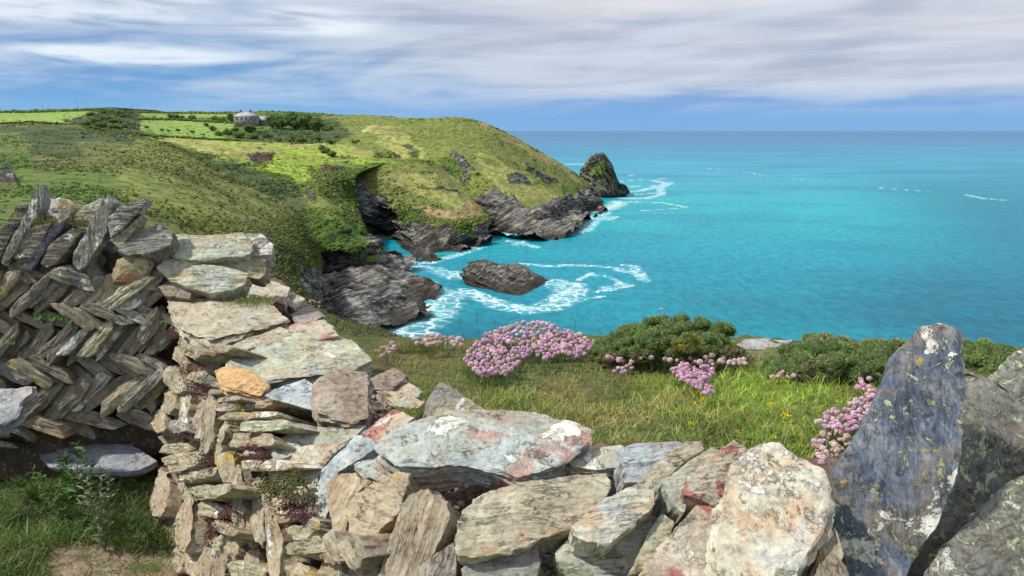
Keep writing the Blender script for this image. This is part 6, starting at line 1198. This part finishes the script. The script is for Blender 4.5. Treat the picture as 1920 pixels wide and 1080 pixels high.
M_WALL = paint('grey_stone_wall', (.20, .175, .17), var=.35, sc=1.5); M_LIGHTW = paint('pale_corner_stone', (.50, .46, .42)); M_SLATER = paint('slate_roof', (.34, .34, .36), .6, .2); M_BRICK = paint('red_brick_chimney', (.22, .12, .09)); M_WHITE = paint('white_window_frame', (.75, .75, .72)); M_GLASS, _t, _b = new_mat('window_glass'); _b.inputs['Base Color'].default_value = (.03, .035, .04, 1); _b.inputs['Roughness'].default_value = .1
g = on_grid(GP, 462, 233); k_ = np.linalg.norm(g - EYE) / 600.0
house = empty('farmhouse', tuple(g), 'square grey stone farmhouse with a pale hipped slate roof standing above the fields', 'house', rz=math.radians(20))
W_, D_, H_ = 9.0 * k_, 6.5 * k_, 7.2 * k_
mk('wall', *box(-W_, W_, -D_, D_, -3, H_), M_WALL, parent=house, smooth=False)
e_ = .6 * k_; hr = 3.3 * k_; Vr = np.array([(-W_ - e_, -D_ - e_, H_), (W_ + e_, -D_ - e_, H_), (W_ + e_, D_ + e_, H_), (-W_ - e_, D_ + e_, H_), (-W_ * .35, 0, H_ + hr), (W_ * .35, 0, H_ + hr), (-W_ - e_, -D_ - e_, H_ - .2), (W_ + e_, -D_ - e_, H_ - .2), (W_ + e_, D_ + e_, H_ - .2), (-W_ - e_, D_ + e_, H_ - .2)])
roof = mk('roof', Vr, [np.array([(0, 1, 5, 4), (2, 3, 4, 5), (0, 6, 7, 1), (1, 7, 8, 2), (2, 8, 9, 3), (3, 9, 6, 0), (6, 9, 8, 7)]), np.array([(1, 2, 5), (3, 0, 4)])], M_SLATER, parent=house, smooth=False)
for x in (-W_ * .4, W_ * .38): mk('chimney', *box(x - .9 * k_, x + .9 * k_, -.5 * k_, .5 * k_, H_ + hr * .5, H_ + hr + 1.7 * k_), M_BRICK, parent=roof, smooth=False)
mk('corner_stones', *J(*[box(x - .25, x + .25, -D_ - .06, -D_ + .3, -1, H_ - .25) for x in (-W_ + .15, W_ - .15)]), M_LIGHTW, parent=house, smooth=False)
for zc in (1.9 * k_, 5.3 * k_):
    for x in np.linspace(-W_ * .76, W_ * .76, 5):
        fr = mk('window', *J(box(x - .75 * k_, x + .75 * k_, -D_ - .10, -D_ + .05, zc - 1.1 * k_, zc - .95 * k_), box(x - .75 * k_, x + .75 * k_, -D_ - .10, -D_ + .05, zc + .95 * k_, zc + 1.1 * k_), box(x - .75 * k_, x - .58 * k_, -D_ - .10, -D_ + .05, zc - .95 * k_, zc + .95 * k_), box(x + .58 * k_, x + .75 * k_, -D_ - .10, -D_ + .05, zc - .95 * k_, zc + .95 * k_), box(x - .58 * k_, x + .58 * k_, -D_ - .09, -D_ + .05, zc - .07, zc + .07)), M_WHITE, parent=house, smooth=False)
        mk('pane', *box(x - .58 * k_, x + .58 * k_, -D_ - .05, -D_ + .03, zc - .95 * k_, zc + .95 * k_), M_GLASS, parent=fr, smooth=False)
    for y in (-D_ * .5, D_ * .1, D_ * .6):
        for sx in (-1, 1):
            fr = mk('window', *box(sx * W_ - .07, sx * W_ + .07, y - .7 * k_, y + .7 * k_, zc - 1.0 * k_, zc + 1.0 * k_), M_WHITE, parent=house, smooth=False); mk('pane', *box(sx * W_ - .1, sx * W_ + .1, y - .5 * k_, y + .5 * k_, zc - .8 * k_, zc + .8 * k_), M_GLASS, parent=fr, smooth=False)
g = on_grid(GP, 494, 232); barn = empty('stone_barn', tuple(g), 'low stone barn with a pale gabled roof beside the farmhouse', 'barn', rz=math.radians(-12))
a_, b_, h_, r_ = 4.6 * k_, 4.0 * k_, 3.6 * k_, 2.7 * k_
Vg = np.array([(-a_, -b_, -3), (a_, -b_, -3), (a_, b_, -3), (-a_, b_, -3), (-a_, -b_, h_), (a_, -b_, h_), (a_, b_, h_), (-a_, b_, h_), (-a_, 0, h_ + r_), (a_, 0, h_ + r_)])
mk('wall', Vg, [np.array([(0, 1, 5, 4), (2, 3, 7, 6), (1, 2, 6, 5), (3, 0, 4, 7)]), np.array([(5, 6, 9), (7, 4, 8)])], M_WALL, parent=barn, smooth=False)
q = .4; Vq = np.array([(-a_ - q, -b_ - q, h_ - .15), (a_ + q, -b_ - q, h_ - .15), (a_ + q, 0, h_ + r_ + .2), (-a_ - q, 0, h_ + r_ + .2), (a_ + q, b_ + q, h_ - .15), (-a_ - q, b_ + q, h_ - .15), (-a_ - q, -b_ - q, h_ + .1), (a_ + q, -b_ - q, h_ + .1), (a_ + q, 0, h_ + r_ + .45), (-a_ - q, 0, h_ + r_ + .45), (a_ + q, b_ + q, h_ + .1), (-a_ - q, b_ + q, h_ + .1)])
mk('roof', Vq, np.array([(6, 7, 8, 9), (9, 8, 10, 11), (0, 3, 2, 1), (3, 5, 4, 2), (0, 1, 7, 6), (5, 11, 10, 4), (1, 2, 8, 7), (2, 4, 10, 8), (0, 6, 9, 3), (3, 9, 11, 5)]), M_SLATER, parent=barn, smooth=False)
mk('door', *box(a_ - .05, a_ + .1, -1.2, 1.2, -.5, 2.6), M_GLASS, parent=barn, smooth=False)
# utility poles on the skyline
M_POLE = paint('weathered_pole', (.10, .09, .08))
PL = ['single utility pole at the left picture edge on the skyline', 'utility pole on the skyline above the left part of the bright green field', 'taller of two close utility poles left of the dark hump', 'shorter of two close utility poles left of the dark hump', 'utility pole on the skyline above the small fields', 'rightmost utility pole nearest the farmhouse']
for (px, yt, yb), lb in zip([(2, 201, 210), (80, 197, 209), (145, 190, 206), (162, 191, 205), (248, 197, 208), (264, 201, 210)], PL):
    g = on_grid(GP, px, yb + 1); h = (yb - yt + 1) / FPX * g[1]; root = empty('utility_pole', tuple(g), lb, 'utility pole', 'utility poles along the skyline')
    th = np.linspace(0, 2 * np.pi, 8, endpoint=False); rad = .16 * g[1] / 650
    V = np.vstack([np.stack([np.cos(th) * rad * s_, np.sin(th) * rad * s_, np.full(8, z)], 1) for z, s_ in ((-2, 1.2), (h, .8))]); mk('pole', V, [grid_faces(2, 8, True), np.array([[8 + i for i in range(8)]])], M_POLE, parent=root)
    mk('crossarm', *box(-1.1, 1.1, -.08, .08, h * .9, h * .9 + .16), M_POLE, parent=root, smooth=False)
# trees
M_BARK = paint('bark', (.10, .08, .06), .9)
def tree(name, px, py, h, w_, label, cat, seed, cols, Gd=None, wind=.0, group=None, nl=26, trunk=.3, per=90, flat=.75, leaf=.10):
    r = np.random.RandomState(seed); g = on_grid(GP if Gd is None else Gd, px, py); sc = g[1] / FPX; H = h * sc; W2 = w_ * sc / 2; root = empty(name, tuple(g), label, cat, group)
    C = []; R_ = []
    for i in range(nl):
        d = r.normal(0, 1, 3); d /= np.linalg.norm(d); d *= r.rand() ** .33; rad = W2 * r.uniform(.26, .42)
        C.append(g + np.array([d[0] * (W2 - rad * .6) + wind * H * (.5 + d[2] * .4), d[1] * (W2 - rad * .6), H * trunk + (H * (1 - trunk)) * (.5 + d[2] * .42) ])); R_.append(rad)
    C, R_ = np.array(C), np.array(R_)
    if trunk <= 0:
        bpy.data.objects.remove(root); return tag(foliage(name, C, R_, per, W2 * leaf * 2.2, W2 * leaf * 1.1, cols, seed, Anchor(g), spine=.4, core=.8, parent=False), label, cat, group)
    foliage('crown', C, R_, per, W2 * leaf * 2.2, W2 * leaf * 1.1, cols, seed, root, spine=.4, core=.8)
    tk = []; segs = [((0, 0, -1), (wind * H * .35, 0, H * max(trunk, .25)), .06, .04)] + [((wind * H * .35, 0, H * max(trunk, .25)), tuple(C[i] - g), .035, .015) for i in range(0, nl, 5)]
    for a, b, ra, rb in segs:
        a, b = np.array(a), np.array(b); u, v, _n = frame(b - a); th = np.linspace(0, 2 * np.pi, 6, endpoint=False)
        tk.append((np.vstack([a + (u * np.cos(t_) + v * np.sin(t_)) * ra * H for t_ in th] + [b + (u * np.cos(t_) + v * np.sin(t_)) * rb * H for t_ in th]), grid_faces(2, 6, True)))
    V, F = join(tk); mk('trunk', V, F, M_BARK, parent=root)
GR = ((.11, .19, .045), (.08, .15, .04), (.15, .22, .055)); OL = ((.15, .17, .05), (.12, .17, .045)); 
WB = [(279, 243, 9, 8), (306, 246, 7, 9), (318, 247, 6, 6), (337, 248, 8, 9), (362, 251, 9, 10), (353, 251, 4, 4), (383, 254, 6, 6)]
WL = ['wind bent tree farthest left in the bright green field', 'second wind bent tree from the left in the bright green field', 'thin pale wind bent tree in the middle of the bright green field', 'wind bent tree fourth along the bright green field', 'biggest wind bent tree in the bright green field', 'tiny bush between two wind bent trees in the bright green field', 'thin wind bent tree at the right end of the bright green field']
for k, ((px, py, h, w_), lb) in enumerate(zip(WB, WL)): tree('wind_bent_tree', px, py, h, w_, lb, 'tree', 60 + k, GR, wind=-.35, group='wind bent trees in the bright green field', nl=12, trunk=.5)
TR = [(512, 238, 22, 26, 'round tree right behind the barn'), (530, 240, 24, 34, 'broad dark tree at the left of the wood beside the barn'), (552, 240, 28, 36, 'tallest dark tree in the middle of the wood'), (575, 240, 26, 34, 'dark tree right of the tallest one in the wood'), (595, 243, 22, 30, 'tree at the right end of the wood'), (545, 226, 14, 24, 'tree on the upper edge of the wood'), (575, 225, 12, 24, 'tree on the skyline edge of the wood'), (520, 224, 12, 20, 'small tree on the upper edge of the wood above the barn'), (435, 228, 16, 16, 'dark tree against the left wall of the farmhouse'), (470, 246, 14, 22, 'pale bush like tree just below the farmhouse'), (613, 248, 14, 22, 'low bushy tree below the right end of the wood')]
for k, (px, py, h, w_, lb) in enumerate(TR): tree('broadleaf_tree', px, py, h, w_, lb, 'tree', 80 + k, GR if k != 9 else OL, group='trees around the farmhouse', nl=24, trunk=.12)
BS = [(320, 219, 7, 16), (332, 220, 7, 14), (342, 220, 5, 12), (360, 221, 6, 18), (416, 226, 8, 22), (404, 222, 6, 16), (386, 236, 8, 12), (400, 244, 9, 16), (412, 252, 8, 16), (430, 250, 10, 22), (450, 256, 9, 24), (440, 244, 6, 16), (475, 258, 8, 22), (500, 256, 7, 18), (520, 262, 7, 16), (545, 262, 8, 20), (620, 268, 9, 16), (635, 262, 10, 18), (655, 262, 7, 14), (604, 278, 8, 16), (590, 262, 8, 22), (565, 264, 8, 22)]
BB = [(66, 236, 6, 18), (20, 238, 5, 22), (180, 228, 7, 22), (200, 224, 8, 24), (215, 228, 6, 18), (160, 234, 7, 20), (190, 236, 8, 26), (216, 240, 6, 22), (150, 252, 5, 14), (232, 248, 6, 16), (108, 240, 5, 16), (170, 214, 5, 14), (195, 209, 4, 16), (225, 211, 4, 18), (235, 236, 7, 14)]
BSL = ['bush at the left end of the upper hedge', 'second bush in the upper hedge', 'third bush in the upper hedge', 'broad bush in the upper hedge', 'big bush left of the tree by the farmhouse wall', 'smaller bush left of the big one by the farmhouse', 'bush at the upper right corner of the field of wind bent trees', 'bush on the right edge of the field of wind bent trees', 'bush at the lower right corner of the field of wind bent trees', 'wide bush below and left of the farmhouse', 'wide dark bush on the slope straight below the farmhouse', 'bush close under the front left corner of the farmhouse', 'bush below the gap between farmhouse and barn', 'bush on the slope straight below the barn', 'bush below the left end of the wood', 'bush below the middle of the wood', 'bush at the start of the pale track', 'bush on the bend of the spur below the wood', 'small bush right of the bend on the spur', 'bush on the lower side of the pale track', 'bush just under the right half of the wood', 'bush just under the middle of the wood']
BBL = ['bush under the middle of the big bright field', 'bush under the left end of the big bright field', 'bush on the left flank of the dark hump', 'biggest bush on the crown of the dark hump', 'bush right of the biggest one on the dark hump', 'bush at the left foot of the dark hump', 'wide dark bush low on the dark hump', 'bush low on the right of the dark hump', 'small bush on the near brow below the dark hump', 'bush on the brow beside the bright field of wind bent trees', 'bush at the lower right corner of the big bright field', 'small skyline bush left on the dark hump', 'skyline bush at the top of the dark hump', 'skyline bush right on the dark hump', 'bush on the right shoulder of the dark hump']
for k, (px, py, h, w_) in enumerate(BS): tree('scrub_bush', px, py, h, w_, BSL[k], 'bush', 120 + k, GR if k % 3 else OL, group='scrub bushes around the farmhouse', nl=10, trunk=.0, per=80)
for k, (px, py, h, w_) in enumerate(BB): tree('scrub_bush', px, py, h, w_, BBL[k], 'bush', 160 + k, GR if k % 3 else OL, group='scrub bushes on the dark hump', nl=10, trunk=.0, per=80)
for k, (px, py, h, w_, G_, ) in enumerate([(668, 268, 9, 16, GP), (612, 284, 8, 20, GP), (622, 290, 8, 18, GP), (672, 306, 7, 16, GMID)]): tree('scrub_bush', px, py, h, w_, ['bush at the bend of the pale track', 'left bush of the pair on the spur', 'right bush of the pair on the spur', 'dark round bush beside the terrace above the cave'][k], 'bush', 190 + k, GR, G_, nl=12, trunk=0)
# hedges: lines of low growth along field edges
def hedge(pts, h, label, seed, cols=GR, Gd=None):
    P = []
    pts = np.array(pts, float); n = int(np.abs(np.diff(pts[:, 0])).sum() / 2.6) + 2; xs = np.interp(np.linspace(0, 1, n), np.linspace(0, 1, len(pts)), pts[:, 0]); ys = np.interp(np.linspace(0, 1, n), np.linspace(0, 1, len(pts)), pts[:, 1]); r = np.random.RandomState(seed)
    P = np.array([on_grid(GP if Gd is None else Gd, x, y) for x, y in zip(xs, ys)]); R_ = h * P[:, 1] / FPX * r.uniform(.45, .95, n); C = P + np.stack([np.zeros(n), np.zeros(n), R_ * .5], 1)
    tag(foliage('hedge', C, R_, 70, R_.mean() * .5, R_.mean() * .28, cols, seed, Anchor(P[n // 2]), spine=.4, parent=False), label, 'hedge')
hedge([(-30, 209), (60, 209), (140, 206), (200, 204)], 3.5, 'dark hedge along the skyline behind the big bright field', 1)
hedge([(205, 206), (250, 208), (330, 211), (440, 212)], 2.4, 'hedge along the skyline behind the small fields', 2)
hedge([(262, 222), (320, 223), (380, 226), (436, 229)], 4.0, 'hedge between the small upper field and the field of wind bent trees', 3)
hedge([(262, 251), (300, 254), (345, 257), (400, 260), (450, 262)], 3.5, 'dark hedge along the lower edge of the field of wind bent trees', 4)
hedge([(-30, 236), (50, 236), (110, 238)], 3.5, 'hedge along the lower edge of the big bright field', 5)
hedge([(500, 213), (560, 213), (610, 216), (650, 219), (690, 221)], 2.2, 'thin dark hedge on the skyline right of the wood', 6)
hedge([(640, 226), (670, 224), (700, 222), (745, 227)], 1.6, 'thin field bank on the grassy headland', 7)
hedge([(545, 268), (600, 266), (640, 260), (672, 254)], 3.0, 'hedge beside the pale track on the spur', 8)
# gulls over the sea
M_GULL = paint('white_feathers', (.7, .7, .7), .7, .05)
for k, (px, py, Yd, lb) in enumerate([(1347, 131, 260, 'small dark seabird high over the sea left of centre right'), (1204, 235, 400, 'tiny seabird just above the horizon'), (1240, 579, 120, 'white gull flying low over the water above the gorse')]):
    c = at(px, py, Yd); root = empty('seabird', tuple(c), ['tiny dark seabird high in the pale sky', 'tiny dark seabird just above the sea horizon', 'white gull flying low over the water above the middle gorse bush'][k], 'bird')
    s_ = .55; V, F = lob(8, 10); mk('body', V * np.array([.10, .30, .09]) * s_ * 1.6, F, M_GULL if k == 2 else M_POLE, parent=root)
    Wv = []
    for sx in (-1, 1): Wv.append((np.array([(sx * .1, -.12, .02), (sx * .1, .12, .02), (sx * .6, .12, .2), (sx * .6, -.06, .2), (sx * 1.1, .0, .08), (sx * .1, -.12, .05), (sx * .1, .12, .05), (sx * .6, .12, .22), (sx * .6, -.06, .22)]) * s_, [np.array([(0, 1, 2, 3), (5, 8, 7, 6), (0, 3, 8, 5), (1, 6, 7, 2)]), np.array([(3, 2, 4), (8, 4, 7), (3, 4, 8), (2, 7, 4)])]))
    mk('wing', *Wv[0], M_GULL if k == 2 else M_POLE, parent=root); mk('wing', *Wv[1], M_GULL if k == 2 else M_POLE, parent=root)
